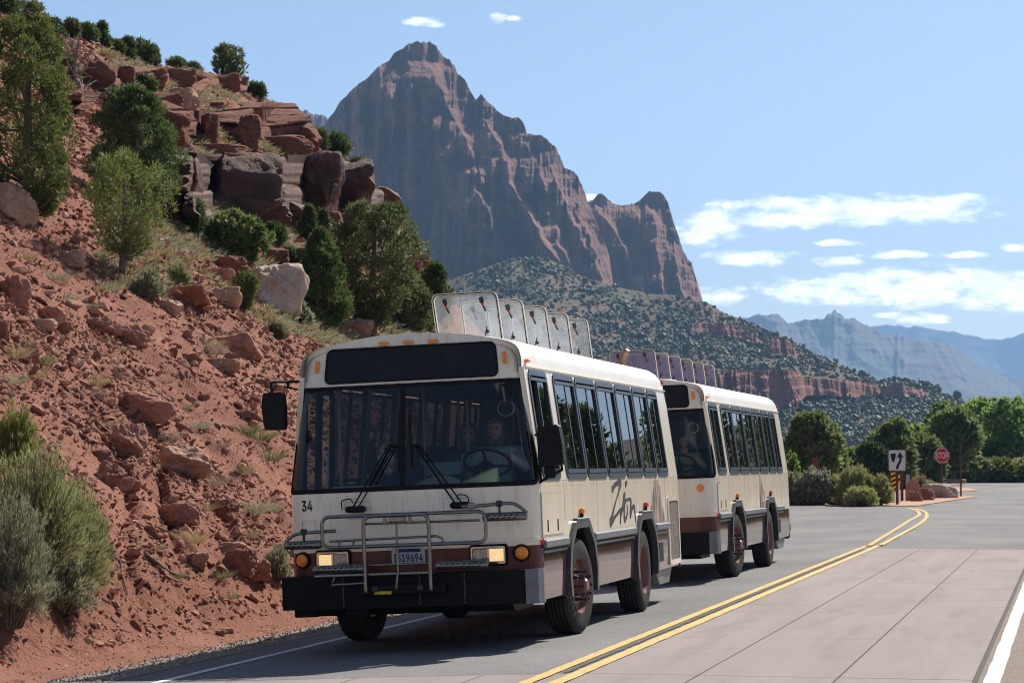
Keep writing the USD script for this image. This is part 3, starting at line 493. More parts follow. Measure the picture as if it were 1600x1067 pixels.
ARCH = [(-0.66, 0.40), (-0.72, 0.66), (-0.62, 0.90), (-0.34, 1.10), (0.34, 1.10), (0.62, 0.90), (0.72, 0.66), (0.66, 0.40)]
AX = (-0.45, 3.68)
def arch(c, grow=0.0): return Polygon([(c + y, z) for y, z in ARCH] + [(c + 0.66, 0.0), (c - 0.66, 0.0)]).buffer(-0.12).buffer(0.12 + grow, join_style=1)
ROOF = [(1.085, 2.72), (1.083, 2.82), (1.068, 2.89), (1.035, 2.945), (0.98, 2.982), (0.88, 3.012), (0.6, 3.065), (0.3, 3.10), (0, 3.112)]
ROOF = ROOF + [(-x, z) for x, z in ROOF[-2::-1]]
WIN = [(-2.20, -1.36, 1.64, 2.67), (-0.99, 0.07, 1.64, 2.67), (0.185, 1.305, 1.64, 2.67), (1.42, 2.52, 1.64, 2.67), (2.64, 3.74, 1.64, 2.67), (3.85, 4.82, 1.64, 2.67), (4.95, 5.70, 1.64, 2.67)]
ZION = [[(195, 350), (172, 360), (174, 270), (215, 205), (300, 138), (328, 160), (330, 250), (300, 340), (255, 480), (215, 640), (190, 775), (240, 725), (300, 640), (345, 610), (340, 660), (300, 700), (230, 790), (190, 880), (152, 945), (138, 880), (140, 800), (175, 720), (215, 560), (255, 430), (285, 320), (292, 225), (255, 250), (215, 290)],
        [(395, 185), (412, 165), (430, 180), (428, 225), (410, 255), (402, 285), (396, 250)],
        [(365, 395), (383, 360), (398, 375), (395, 450), (380, 560), (362, 660), (340, 720), (325, 790), (322, 885), (312, 870), (312, 720), (330, 640), (350, 560), (362, 480)],
        [(395, 480), (415, 455), (412, 500), (398, 560), (388, 640), (388, 720), (395, 785), (415, 740), (430, 640), (425, 560), (438, 620), (437, 720), (415, 810), (395, 870), (378, 840), (370, 760), (372, 660), (382, 560)],
        [(410, 480), (450, 455), (485, 450), (498, 480), (500, 540), (495, 610), (510, 585), (540, 555), (556, 600), (568, 720), (576, 860), (570, 865), (558, 740), (544, 650), (535, 620), (510, 670), (490, 790), (476, 780), (472, 700), (480, 600), (482, 520), (470, 490), (440, 500), (412, 520)]]
SPIRE = [(820, 830), (815, 700), (825, 600), (845, 480), (858, 380), (872, 260), (880, 140), (892, 175), (905, 190), (908, 95), (922, 170), (935, 120), (948, 160), (950, 230), (975, 260), (985, 340), (992, 420), (1003, 540), (1030, 640), (1050, 740), (1062, 850), (950, 860), (870, 860)]
# drawn on the flank of the bus: (y, z) from the marks' own sheet, 1334 units wide
_c = np.array([[0.0, 0], [0, 0]])
def flank(p, y0=1.41, y1=3.19, xa=150, xb=575, za=1.085, zb=1.565, ya=900, yb=150):
    """Lettering sheet -> flank. The sheet was measured at a slant, so it is stretched with distance."""
    p = np.asarray(p, float); out = []
    for x, y in p:
        k = (x - xa) / (xb - xa); out.append((y0 + (y1 - y0) * (k * 0.92 + 0.08 * k * k), za + (zb - za) * (ya + 0.085 * -(x - xa) - y) / (yb - ya) * -1))
    return out
def sheet_to_flank(pts): return [SF(x, y) for x, y in pts]
BO = np.array([26.8 * U[0] - 6.2 * R[0], 26.8 * U[1] - 6.2 * R[1], -0.042 * 2.1]); _r = math.atan(0.042)
BX = R * math.cos(_r) + np.array([0, 0, math.sin(_r)]); BY = U; BZ = np.cross(BX, BY)
def SF(x, y):
    a, e = ray(940 + x * 125 / 1334, 735 + y * 100 / 1067); d = np.array([a, 1, e]); o = np.array([0, 0, EYE]) - BO; t = (1.222 - o @ BX) / (d @ BX); q = o + d * t; return float(q @ BY), float(q @ BZ)
MARKS = {'zion': [sheet_to_flank(p) for p in ZION], 'spire': sheet_to_flank(SPIRE)}

def ring(y0, y1, z0, z1, w, r=0.05): return rrect(y0, y1, z0, z1, r + w).difference(rrect(y0 + w, y1 - w, z0 + w, z1 - w, r))
def RX(x): return (np.asarray(x, float) + 0.045) / 1.036
def make_bus(label, M, first=True):
    B = thing('shuttle_bus', label, 'bus', 'shuttle buses on the road', mat=M)
    P = lambda name, mesh, mt, smooth=False, parent=None, label=None: obj(name, mesh, mt, parent or B, smooth, label=label)
    # --- shell
    for sgn in (1, -1):
        up = sbox(-2.36, 1.6, YR - 0.05, 2.72)
        wins = WIN if sgn > 0 else WIN[1:]
        for y0, y1, z0, z1 in wins: up = up.difference(rrect(y0, y1, z0, z1, 0.05))
        if sgn < 0: up = up.difference(sbox(-2.2, 1.5, -1.2, 2.62))
        P('side_panel', fix(slab_map(up, side_map(sgn), 0.05)), 'cream')
        mid = sbox(-2.36, 0.95, YR - 0.05, 1.6).difference(union_all([arch(c, 0.02) for c in AX]))
        if sgn < 0: mid = mid.difference(sbox(-2.2, 0.9, -1.2, 1.7))
        P('side_panel', fix(slab_map(mid, side_map(sgn), 0.05)), 'cream')
        low = sbox(-2.36, 0.45, 6.35, 0.95).difference(union_all([arch(c, 0.02) for c in AX])); k = 0
        for g in low.geoms:
            y0, _, y1, _ = g.bounds
            P('skirt_panel', fix(slab_map(g, lambda y, z, w: np.stack([sgn * (1.21 + 0.012 * np.sin((z - 0.45) / 0.5 * 3.1) - w), y, z], -1), 0.04, 0.12)), 'mauve', 25)
        for y0, y1 in ((-2.38, AX[0] - 0.74), (AX[0] + 0.74, AX[1] - 0.74), (AX[1] + 0.74, 5.50)):
            P('rub_rail', bx(sgn * 1.215 - 0.045 * (sgn < 0), sgn * 1.215 + 0.045 * (sgn > 0), y0, y1, 0.945, 1.025, 0.012), 'aluminium_grey')
            P('skirt_trim', bx(min(sgn * 1.21, sgn * 1.232), max(sgn * 1.21, sgn * 1.232), y0 + 0.02, y1 - 0.02, 0.895, 0.925, 0.006), 'aluminium_grey')
        for c in AX:
            fl = arch(c, 0.085).difference(arch(c, 0.0)).intersection(sbox(c - 2, 0.42, c + 2, 2))
            P('wheel_arch', fix(slab_map(fl, lambda y, z, w: np.stack([sgn * (1.262 - w), y, z], -1), 0.10)), 'arch_grey')
            P('arch_cap', bx(min(sgn * 1.19, sgn * 1.31), max(sgn * 1.19, sgn * 1.272), c - 0.34, c + 0.34, 1.185, 1.205, 0.008), 'aluminium_grey')
            wl = sbox(c - 0.9, 0.3, c + 0.9, 1.2).intersection(arch(c, 0.0))
            P('wheel_housing', fix(slab_map(arch(c, 0.015).difference(arch(c, -0.02)).intersection(sbox(c - 2, 0.4, c + 2, 2)), lambda y, z, w: np.stack([sgn * (1.19 - w), y, z], -1), 0.55)), 'black_plastic')
            st = P('marker_stalk', bx(min(sgn * 1.22, sgn * 1.25), max(sgn * 1.22, sgn * 1.25), c + 0.06, c + 0.10, 1.20, 1.27, 0.003), 'black_plastic')
            P('lamp', bx(min(sgn * 1.22, sgn * 1.265), max(sgn * 1.22, sgn * 1.265), c + 0.02, c + 0.13, 1.245, 1.30, 0.008), 'amber' if c < 1 else 'red_lens', parent=st)
        for wi, (y0, y1, z0, z1) in enumerate(wins):
            w = P('window', cat(fix(slab_map(ring(y0 - 0.03, y1 + 0.03, z0 - 0.03, z1 + 0.03, 0.055), lambda y, z, w: np.stack([sgn * (hwz(z) + 0.012 - w), y, z], -1), 0.05)),
                                fix(slab_map(sbox(y0 + 0.02, z0 + 0.03, y1 - 0.02, z0 + 0.075), lambda y, z, w: np.stack([sgn * (hwz(z) + 0.02 - w), y, z], -1), 0.05)),
                                fix(slab_map(sbox(y0 + 0.02, z1 - 0.075, y1 - 0.02, z1 - 0.045), lambda y, z, w: np.stack([sgn * (hwz(z) + 0.016 - w), y, z], -1), 0.05))), 'frame_dark')
            ym = y0 + (y1 - y0) * (0.56 if wi else 0.45)
            for pa, pb, dep in ((y0 + 0.02, ym, 0.001), (ym, y1 - 0.02, 0.008)):
                if sgn > 0 and wi == 0 and pa < ym - 0.1 and dep == 0.001: continue
                P('pane', slab_map(sbox(pa, z0 + 0.06, pb, z1 - 0.05), lambda y, z, w: np.stack([sgn * (hwz(z) - dep - w * 0), y, z], -1), 0.004) if False else (np.array([[sgn * (float(hwz(z)) - dep), y, z] for y, z in ((pa, z0 + 0.06), (pb, z0 + 0.06), (pb, z1 - 0.05), (pa, z1 - 0.05))]), np.array([[0, 1, 2], [0, 2, 3]])), 'side_glass', parent=w)
            P('mullion', fix(slab_map(sbox(ym - 0.018, z0 + 0.05, ym + 0.018, z1 - 0.05), lambda y, z, w: np.stack([sgn * (hwz(z) + 0.005 - w), y, z], -1), 0.035)), 'frame_dark', parent=w)
    # door on the right-hand side
    d = P('door', fix(slab_map(union_all([ring(-2.2, -1.71, 0.5, 2.62, 0.05), ring(-1.69, -1.2, 0.5, 2.62, 0.05)]), side_map(-1), 0.04)), 'black_plastic')
    for a, b in ((-2.15, -1.76), (-1.64, -1.25)): P('pane', (np.array([[-float(hwz(z)) + 0.01, y, z] for y, z in ((a, 0.55), (b, 0.55), (b, 2.57), (a, 2.57))]), np.array([[0, 1, 2], [0, 2, 3]])), 'windshield', parent=d)
    # --- front
    P('front_panel', fix(slab_map(sbox(-1.345, 0.985, 1.345, 1.57), front_map, 0.05, 0.09)), 'cream', 40)
    P('front_band', fix(slab_map(sbox(-1.345, 0.72, 1.345, 0.985), front_map, 0.05, 0.09)), 'maroon', 40)
    P('front_ledge', fix(slab_map(sbox(-1.36, 1.03, 1.36, 1.05), lambda u, z, w: front_map(u, z, w - 0.02), 0.03, 0.09)), 'cream', 40)
    ws = rrect(-1.28, 1.28, 1.575, 2.60, 0.09)
    P('windshield_surround', fix(slab_map(sbox(-1.345, 1.57, 1.345, 2.62).difference(ws), front_map, 0.05, 0.09)), 'cream', 40)
    g = P('windshield_gasket', fix(slab_map(ws.buffer(0.012).difference(rrect(-1.255, 1.255, 1.61, 2.575, 0.07)), lambda u, z, w: front_map(u, z, w - 0.006), 0.03, 0.09)), 'black_rubber', 40)
    P('windshield_mullion', fix(slab_map(sbox(-0.085, 1.6, -0.035, 2.58), lambda u, z, w: front_map(u, z, w - 0.004), 0.03)), 'black_rubber')
    for a, b in ((-1.26, -0.06), (-0.06, 1.26)):
        v2, f2 = trimesh.creation.triangulate_polygon(sbox(a, 1.60, b, 2.58), engine='earcut'); v3, f3 = trimesh.remesh.subdivide_to_size(np.column_stack([v2, 0 * v2[:, 0]]), f2, 0.09); v3 = np.array(v3)
        P('windshield', (front_map(v3[:, 0], v3[:, 1], 0 * v3[:, 0] + 0.004), f3), 'windshield', True)
    def unroll(X, z):
        x0 = min(abs(X) * HW / float(hwz(z)), HW - 1e-4); u = x0 if x0 < 1 else 1.0 + 0.22 * math.asin((x0 - 1.0) / 0.22); return math.copysign(u, X)
    head = Polygon([(unroll(-1.10, 2.62), 2.62), (unroll(1.10, 2.62), 2.62)] + [(unroll(x, z), z - 0.004) for x, z in ROOF])
    hd = P('header_panel', fix(slab_map(head, lambda u, z, w: front_map(u, z, w), 0.06, 0.07)), 'cream', 40)
    P('destination_sign', fix(slab_map(rrect(-0.985, 0.93, 2.655, 2.965, 0.06), lambda u, z, w: front_map(RX(u), z, w - 0.008), 0.02, 0.1)), 'sign_black', 40)
    P('sign_gasket', fix(slab_map(rrect(-1.005, 0.95, 2.635, 2.985, 0.07).difference(rrect(-0.985, 0.93, 2.655, 2.965, 0.06)), lambda u, z, w: front_map(RX(u), z, w - 0.014), 0.03, 0.1)), 'black_rubber', 40)
    for x in (-0.33, -0.04, 0.245): P('marker_lamp', fix(slab_map(rrect(x - 0.055, x + 0.055, 2.995, 3.03, 0.012), lambda u, z, w: front_map(RX(u), z, w - 0.035), 0.05)), 'amber')
    for x in (-1.10, 1.03): P('marker_lamp', fix(slab_map(rrect(x - 0.02, x + 0.02, 2.755, 2.875, 0.012), lambda u, z, w: front_map(RX(u), z, w - 0.025), 0.05)), 'amber')
    P('marker_lamp', bx(1.06, 1.12, -2.22, -2.10, 2.77, 2.80, 0.008), 'amber')
    # --- roof, rear
    yy = [-2.375, -2.36, -2.33, -2.28, -2.15, -1.75, -1.74, -1.70, -1.69] + list(np.linspace(-1.5, 6.0, 12)) + [6.25, 6.40, 6.48, 6.50]
    def drop(y): return 0.012 * max(0, (-2.28 - y) / 0.1) ** 2 + 0.16 * max(0, (y - 6.0) / 0.5) ** 2.5
    V = []
    for y in yy:
        p = np.array(ROOF); k = np.clip((p[:, 1] - 2.72) / 0.39, 0, 1); V.append(np.column_stack([p[:, 0] * (1.004 if abs(y + 1.72) < 0.025 else 1.0), np.full(len(p), y), p[:, 1] - drop(y) * k + 0.004 * (abs(y + 1.72) < 0.025)]))
    V = np.array(V); n, m, _ = V.shape; i, j = np.meshgrid(np.arange(n - 1), np.arange(m - 1), indexing='ij'); q = np.stack([i * m + j, i * m + j + 1, (i + 1) * m + j + 1, (i + 1) * m + j], -1).reshape(-1, 4)
    ro = (V.reshape(-1, 3), np.vstack([q[:, [0, 1, 2]], q[:, [0, 2, 3]]]))
    rv = V * [0.96, 1, 1] - [0, 0, 0.05]
    P('roof', ro, 'roof_white', 35); P('ceiling', (rv.reshape(-1, 3), ro[1][:, ::-1]), 'interior_wall', 35)
    for sgn in (1, -1): P('drip_rail', bx(min(sgn * 1.08, sgn * 1.115), max(sgn * 1.08, sgn * 1.115), -2.30, 6.48, 2.712, 2.732, 0.004), 'cream')
    rear = Polygon([(-1.22, 0.5), (1.22, 0.5), (1.22, 1.6), (1.10, 2.72)] + [(x, z - 0.15 * np.clip((z - 2.72) / 0.39, 0, 1)) for x, z in ROOF] + [(-1.10, 2.72), (-1.22, 1.6)])
    P('rear_panel', fix(slab_map(rear, lambda x, z, w: np.stack([x, YR - w, z], -1), 0.05)), 'cream')
    P('corner_trim', fix(slab_map(sbox(YR - 0.035, 0.55, YR + 0.005, 2.72), lambda y, z, w: np.stack([hwz(z) + 0.008 - w, y, z], -1), 0.03)), 'black_rubber')
    P('rear_bumper', bx(-1.2, 1.2, YR - 0.02, YR + 0.12, 0.40, 0.62, 0.03), 'black_plastic')
    P('tail_lamp', bx(1.02, 1.10, 6.40, 6.46, 2.80, 2.86, 0.012), 'red_lens')
    mud = [(1.0, 5.2, 0.36), (1.19, 5.2, 0.36), (1.19, 6.2, 0.46), (1.0, 6.2, 0.46)]
    P('engine_tray', tri(trimesh.convex.convex_hull(np.array([(x, y, z) for x in (0.55, 1.17) for y, z in ((4.7, 0.44), (6.1, 0.50), (5.0, 0.26), (5.75, 0.26))]))), 'aluminium_grey')
    if first: gr = P('engine_grille', fix(slab_map(rrect(5.58, 6.36, 0.54, 1.29, 0.05), lambda y, z, w: np.stack([1.226 - w, y, z], -1), 0.02)), 'mesh_grille')
    if first: P('grille_frame', fix(slab_map(rrect(5.52, 6.42, 0.48, 1.35, 0.07).difference(rrect(5.58, 6.36, 0.54, 1.29, 0.05)), lambda y, z, w: np.stack([1.236 - w, y, z], -1), 0.03)), 'cream', parent=gr)
    P('vent', bx(1.20, 1.226, 4.72, 5.05, 0.55, 0.80, 0.01), 'black_plastic')
    # --- flank details
    ac = P('access_door', fix(slab_map(sbox(-2.36, 1.07, -1.36, 1.475), lambda y, z, w: np.stack([1.226 - w, y, z], -1), 0.02)), 'cream')
    P('panel_seam', fix(slab_map(sbox(-2.375, 1.058, -1.345, 1.487).difference(sbox(-2.362, 1.069, -1.358, 1.476)), lambda y, z, w: np.stack([1.2235 - w, y, z], -1), 0.01)), 'post_grey', parent=ac)
    for y in (-2.12, -1.62): P('latch', bx(1.215, 1.232, y - 0.018, y + 0.018, 1.10, 1.22, 0.005), 'black_plastic', parent=ac)
    for z0, z1, a, b in ((1.602, 1.607, -2.3, 6.45), ): P('panel_seam', fix(slab_map(sbox(a, z0, b, z1), lambda y, z, w: np.stack([hwz(z) + 0.002 - w, y, z], -1), 0.01)), 'post_grey')
    P('panel_seam', fix(slab_map(union_all([sbox(5.40, 0.95, 5.406, 1.6), sbox(5.40, 1.355, 6.46, 1.361)]), lambda y, z, w: np.stack([1.2225 - w, y, z], -1), 0.01)), 'post_grey')
    for y in (-1.20, 0.62, 2.02, 3.18, 4.30): P('panel_seam', fix(slab_map(sbox(y - 0.002, 1.03 if min(abs(y - c) for c in AX) > 0.8 else 1.2, y + 0.002, 1.60), lambda a, z, w: np.stack([1.2215 - w, a, z], -1), 0.006)), 'post_grey')
    for r_ in range(2):
        for k in range(46): P('rivet', bx(1.218, 1.2235, -2.2 + 0.19 * k, -2.2 + 0.19 * k + 0.012, (1.545, 1.04)[r_], (1.545, 1.04)[r_] + 0.012), 'cream') if min(abs(-2.2 + 0.19 * k - c) for c in AX) > 0.75 or r_ == 0 else None
    flat = lambda poly, mt, nm, off=0.0035: P(nm, fix(slab_map(poly, lambda y, z, w: np.stack([1.22 + off - w, y, z], -1), 0.006)), mt)
    if first:
        for k, p in enumerate(MARKS['zion']):
            flat(Polygon(p).buffer(0.004), 'lettering', 'lettering')
        flat(Polygon(MARKS['spire']).buffer(0.0), 'decal', 'spire_picture')
    else:
        flat(Polygon([(2.42, 1.03), (2.42, 1.30), (2.46, 1.42), (2.52, 1.60), (2.60, 1.52), (2.68, 1.47), (2.9, 1.33), (3.1, 1.18), (3.25, 1.10), (3.25, 1.03)]).difference(Polygon([(2.78, 1.12), (2.72, 1.38), (2.9, 1.25), (2.98, 1.13)])), 'decal', 'spire_picture')
        flat(sbox(-2.28, 1.38, -2.18, 1.50), 'white_sticker', 'sticker'); P('sticker_band', fix(slab_map(sbox(-2.28, 1.475, -2.18, 1.50), lambda y, z, w: np.stack([1.2255 - w, y, z], -1), 0.006)), 'red_lens')
        P('side_signal', lathe([(0, 0.02), (0.05, 0.015), (0.055, 0)], 20)[0] @ np.array([[1, 0, 0], [0, 0, 1], [0, -1, 0]]) * 1 + [1.02, -2.60, 1.42] if False else mv(lathe([(0, 0.02), (0.05, 0.015), (0.055, 0)], 20), (1.0, YF + 0.045, 1.42), R=rotm([1, 0, 0], math.pi / 2)), 'amber')
    # --- lamps, plate, numbers on the front
    fr = lambda poly, mt, nm, off, parent=None, dep=0.02, ed=None: P(nm, fix(slab_map(poly, lambda u, z, w: front_map(RX(u), z, w - off), dep, ed)), mt, parent=parent)
    for x0, x1, on in ((-1.02, -0.65, 0), (0.54, 0.915, 1)) if first else ():
        h = fr(rrect(x0, x1, 0.80, 1.01, 0.03), 'black_rubber', 'headlight', 0.02, dep=0.03)
        fr(rrect(x0 + 0.02, x1 - 0.02, 0.82, 0.99, 0.02).difference(union_all([sbox(x0 + 0.035, 0.84, (x0 + x1) / 2 - 0.01, 0.97), sbox((x0 + x1) / 2 + 0.01, 0.84, x1 - 0.035, 0.97)])), 'chrome', 'bezel', 0.045, h, 0.03)
        for k, (a, b) in enumerate(((x0 + 0.04, (x0 + x1) / 2 - 0.012), ((x0 + x1) / 2 + 0.012, x1 - 0.04))): fr(sbox(a, 0.845, b, 0.965), 'lamp_on' if k == on else 'lamp_off', 'lamp', 0.034, h, 0.01)
    for x in (-1.16, 1.045) if first else ():
        s = P('turn_signal', mv(lathe([(0.0, 0.012), (0.078, 0.012), (0.085, 0.0), (0.085, -0.02)], 24), front_map(RX(x), 0.915, -0.005), R=rotm([0, 0, 1], 0.15 * np.sign(x) * 2.2) @ rotm([1, 0, 0], math.pi / 2)), 'black_rubber')
        P('lens', mv(lathe([(0.0, 0.04), (0.03, 0.037), (0.055, 0.026), (0.064, 0.01), (0.064, -0.01)], 24), front_map(RX(x), 0.915, -0.006), R=rotm([0, 0, 1], 0.15 * np.sign(x) * 2.2) @ rotm([1, 0, 0], math.pi / 2)), 'amber', True, parent=s)
    P('corner_lamp', bx(1.19, 1.235, -2.42, -2.36, 0.985, 1.055, 0.006), 'red_lens')
    if first:
        pl = fr(rrect(-0.235, 0.10, 0.845, 1.01, 0.012), 'plate_white', 'licence_plate', 0.012, dep=0.01)
        fr(sbox(-0.19, 0.963, 0.055, 0.995), 'plate_ink', 'plate_band', 0.0145, pl, 0.004)
        tx = tri(meshkit.text_mesh('I519694', 0.072, 0.003, True)); v = tx[0]; v = np.column_stack([-0.215 + v[:, 0] * 0.295 / v[:, 0].max(), v[:, 1] + 0.872, -v[:, 2]]); P('plate_number', fix((front_map(RX(v[:, 0]), v[:, 1], v[:, 2] - 0.0125), tx[1])), 'plate_ink', parent=pl)
        tx = tri(meshkit.text_mesh('34', 0.098, 0.003, True)); v = tx[0]; P('fleet_number', fix((front_map(RX(-1.155 + v[:, 0] * 0.118 / v[:, 0].max()), v[:, 1] + 1.40, -v[:, 2] - 0.001), tx[1])), 'sign_ink')
        for (a, b, c, e) in ((-1.155, -1.005, 1.10, 1.30), (-0.70, -0.43, 1.30, 1.47), (0.30, 0.58, 1.30, 1.47)):
            fr(rrect(a, b, c, e, 0.02).difference(rrect(a + 0.004, b - 0.004, c + 0.004, e - 0.004, 0.018)), 'post_grey', 'panel_seam', 0.0015, dep=0.004)
    # --- bumper
    bump = [(-1.24, -2.50), (-1.26, -2.66), (-1.23, -2.76), (-1.12, -2.80), (1.12, -2.80), (1.23, -2.76), (1.26, -2.66), (1.24, -2.50)]
    b = P('bumper', fix(slab_map(Polygon(bump).buffer(0), lambda x, y, w: np.stack([x, y, 0.76 - w], -1), 0.32)), 'black_rubber')
    for z in (0.50, 0.70): P('bumper_rib', fix(slab_map(Polygon(bump).buffer(0.008), lambda x, y, w: np.stack([x, y, z - w], -1), 0.016)), 'black_plastic', parent=b)
    for x in (-0.62, 0.12, 0.55): P('bumper_seam', bx(x - 0.006, x + 0.006, -2.806, -2.79, 0.46, 0.75), 'frame_dark', parent=b)
    P('bumper_end', fix(slab_map(Polygon([(1.13, -2.812), (1.242, -2.768), (1.272, -2.66), (1.252, -2.50), (1.24, -2.50), (1.26, -2.66), (1.23, -2.755), (1.13, -2.80)]).buffer(0.001), lambda x, y, w: np.stack([x, y, 0.765 - w], -1), 0.33)), 'aluminium_grey', parent=b)
    P('underbody', bx(-1.0, 1.0, -2.5, 5.9, 0.42, 0.80, 0.03), 'black_plastic')
    P('front_valance', tri(trimesh.convex.convex_hull(np.array([(x, y, z) for x in (-0.95, 0.95) for y, z in ((-2.6, 0.44), (-1.6, 0.44), (-2.45, 0.36), (-1.6, 0.36))]))), 'black_plastic')
    for x in (-1.05, -0.55): P('step_bracket', bx(x - 0.11, x + 0.11, -2.62, -2.4, 0.36, 0.45, 0.01), 'black_plastic')
    # --- wheels
    for ax_i, c in enumerate(AX):
        for sgn in (1, -1):
            tp = [(0.29, -0.13), (0.36, -0.14), (0.44, -0.135), (0.485, -0.115), (0.50, -0.09)] + [(0.50 if k % 2 == 0 else 0.488, -0.09 + 0.18 * (k + .5) / 9) for k in range(9)] + [(0.50, 0.09), (0.485, 0.115), (0.44, 0.135), (0.36, 0.14), (0.29, 0.13)]
            xs = 1.08 if ax_i == 0 else 1.07
            steer = math.radians(-6) if ax_i == 0 else 0.0
            Rw = rotm([0, 0, 1], steer) @ (np.eye(3) if sgn > 0 else np.diag([-1, 1, 1]))
            pl = lambda m_: fix(mv(m_, (sgn * xs, c, 0.50), R=Rw))
            w = P('wheel', pl(lathe(tp + [tp[0]], 40, 'x')), 'tyre', 30)
            dish = 0.06 if ax_i == 0 else -0.11
            P('rim', pl(lathe([(0.0, dish + 0.06), (0.10, dish + 0.06), (0.11, dish + 0.03), (0.19, dish + 0.02), (0.22, dish - 0.04), (0.27, 0.06), (0.285, 0.125), (0.30, 0.13), (0.30, 0.10), (0.26, -0.12), (0.0, -0.12)], 32, 'x')), 'rim_red', 30, parent=w)
            hubm = [lathe([(0, dish + 0.15), (0.055, dish + 0.145), (0.075, dish + 0.12), (0.08, dish + 0.05), (0.0, dish + 0.05)], 20, 'x')]
            P('hub', pl(hubm[0]), 'dark_metal' if ax_i else 'rim_red', 30, parent=w)
            if ax_i == 0 or not first:
                for k in range(10):
                    g_ = k * math.pi / 5; ln = 0.15 if ax_i == 0 else 0.12
                    yk, zk = 0.15 * math.cos(g_), 0.15 * math.sin(g_)
                    P('wheel_nut', pl(cat(tube([(dish + 0.02, yk, zk), (dish + ln, yk, zk)], 0.010, 6), tube([(dish + 0.03, yk, zk), (dish + 0.07, yk, zk)], 0.019, 6), tube([(dish + ln - 0.03, yk, zk), (dish + ln, yk, zk)], 0.016, 6))), 'dark_metal', parent=w)
            else:
                for k in range(10):
                    g_ = k * math.pi / 5; yk, zk = 0.15 * math.cos(g_), 0.15 * math.sin(g_); P('wheel_nut', pl(tube([(dish + 0.01, yk, zk), (dish + 0.06, yk, zk)], 0.017, 6)), 'dark_metal', parent=w)
        P('axle', tube([(-1.0, c, 0.50), (1.0, c, 0.50)], 0.07, 8), 'black_plastic')
    # --- bicycle rack
    if first:
        Y = -3.0; tb = lambda pts, r=0.0155, y=Y, closed=False: tube(np.array([(x, yy_, z) for x, yy_, z in pts]), r, 8, closed)
        def rr(x0, x1, z0, z1, r, y):
            c = rrect(x0, x1, z0, z1, r).exterior.coords[:-1]; return [(x, y, z) for x, z in c]
        k = P('bike_rack', tb(rr(float(RX(-0.82)), float(RX(0.80)), 1.04, 1.335, 0.07, Y), 0.018, closed=True), 'steel', True)
        def K(nm, m, mt='steel', sm=True): P(nm, (np.column_stack([RX(m[0][:, 0]), m[0][:, 1:]]), m[1]), mt, sm, parent=k)
        K('rack_hoop', tb(smoothline([(-0.40, -3.02, 0.60), (-0.40, -3.02, 0.9), (-0.40, -3.02, 1.24), (-0.375, -3.02, 1.31), (-0.31, -3.02, 1.33), (0.16, -3.02, 1.33), (0.22, -3.02, 1.31), (0.245, -3.02, 1.24), (0.245, -3.02, 0.9), (0.245, -3.02, 0.60)], 4), 0.020))
        for pts in ([(-0.40, -2.96, 1.255), (0.74, -2.96, 1.25)], [(-0.76, -2.96, 1.10), (0.30, -2.96, 1.115), (0.36, -2.96, 1.09), (0.37, -2.96, 1.05)], [(-0.42, -2.96, 0.855), (0.25, -2.96, 0.86)], [(-0.085, -2.97, 1.24), (-0.085, -2.97, 0.78)], [(-0.66, -2.96, 1.10), (-0.66, -2.98, 1.04)], [(-0.52, -2.96, 1.10), (-0.52, -2.98, 1.04)], [(0.33, -2.96, 0.82), (0.34, -2.96, 0.86)]):
            K('rack_bar', tb(pts, 0.012))
        K('rack_tray', bx(-0.92, 0.26, -2.99, -2.93, 0.755, 0.785, 0.006))
        for a, b_, z in ((-0.94, -0.42, 0.83), (0.28, 0.80, 0.83), (0.76, 1.20, 1.275), (-1.22, -0.84, 1.075)):
            K('wheel_tray', tube([(a, -2.95, z), (a + 0.01, -2.95, z), (b_ - 0.01, -2.95, z), (b_, -2.95, z)], [0.02, 0.042, 0.042, 0.02], 12))
            for q in range(int((b_ - a) / 0.055) - 1):
                x = a + 0.05 + q * 0.055
                for dz in (0.012, -0.012): K('tray_slot', bx(x - 0.013 + 0.02 * (dz > 0), x + 0.013 + 0.02 * (dz > 0), -2.9945, -2.985, z + dz - 0.005, z + dz + 0.005), 'black_plastic', False)
        K('support_arm', tb(smoothline([(0.56, -2.95, 1.385), (0.8, -2.95, 1.39), (1.0, -2.95, 1.40), (1.10, -2.95, 1.38), (1.20, -2.95, 1.30)], 4), 0.017)); K('support_arm', tb(smoothline([(-0.70, -2.95, 1.20), (-0.9, -2.95, 1.195), (-1.08, -2.95, 1.185), (-1.16, -2.95, 1.15), (-1.21, -2.95, 1.10)], 4), 0.017))
        for x, z in ((0.93, 1.40), (-1.02, 1.20)): K('clamp', cat(bx(x - 0.03, x + 0.03, -2.98, -2.92, z - 0.03, z + 0.03, 0.01), tube([(x, -2.95, z), (x, -2.95, z - 0.1)], 0.012, 6)), 'dark_metal', False)
        K('clamp', bx(0.62, 0.70, -2.98, -2.91, 1.36, 1.42, 0.008), 'steel', False)
        K('rack_badge', cat(bx(-0.16, 0.01, -2.975, -2.955, 1.265, 1.315, 0.004)), 'steel', False); 
        for x in (-0.20, 0.05): K('badge_clip', bx(x - 0.015, x + 0.015, -2.985, -2.95, 1.245, 1.325, 0.004), 'steel', False)
        K('rack_latch', tb(smoothline([(-0.08, -3.0, 0.78), (-0.09, -3.01, 0.70), (-0.105, -3.0, 0.62)], 4), 0.012)); K('rack_lever', tb([(-0.72, -2.97, 0.76), (-0.75, -2.98, 0.68), (-0.42, -2.96, 0.69)], 0.014))
        K('pivot', bx(-0.50, 0.36, -2.93, -2.78, 0.57, 0.66, 0.01), 'black_plastic', False)
        for x in (-0.33, 0.12): K('bolt', bx(x - 0.03, x + 0.03, -2.96, -2.92, 0.60, 0.66, 0.008), 'dark_metal', False)
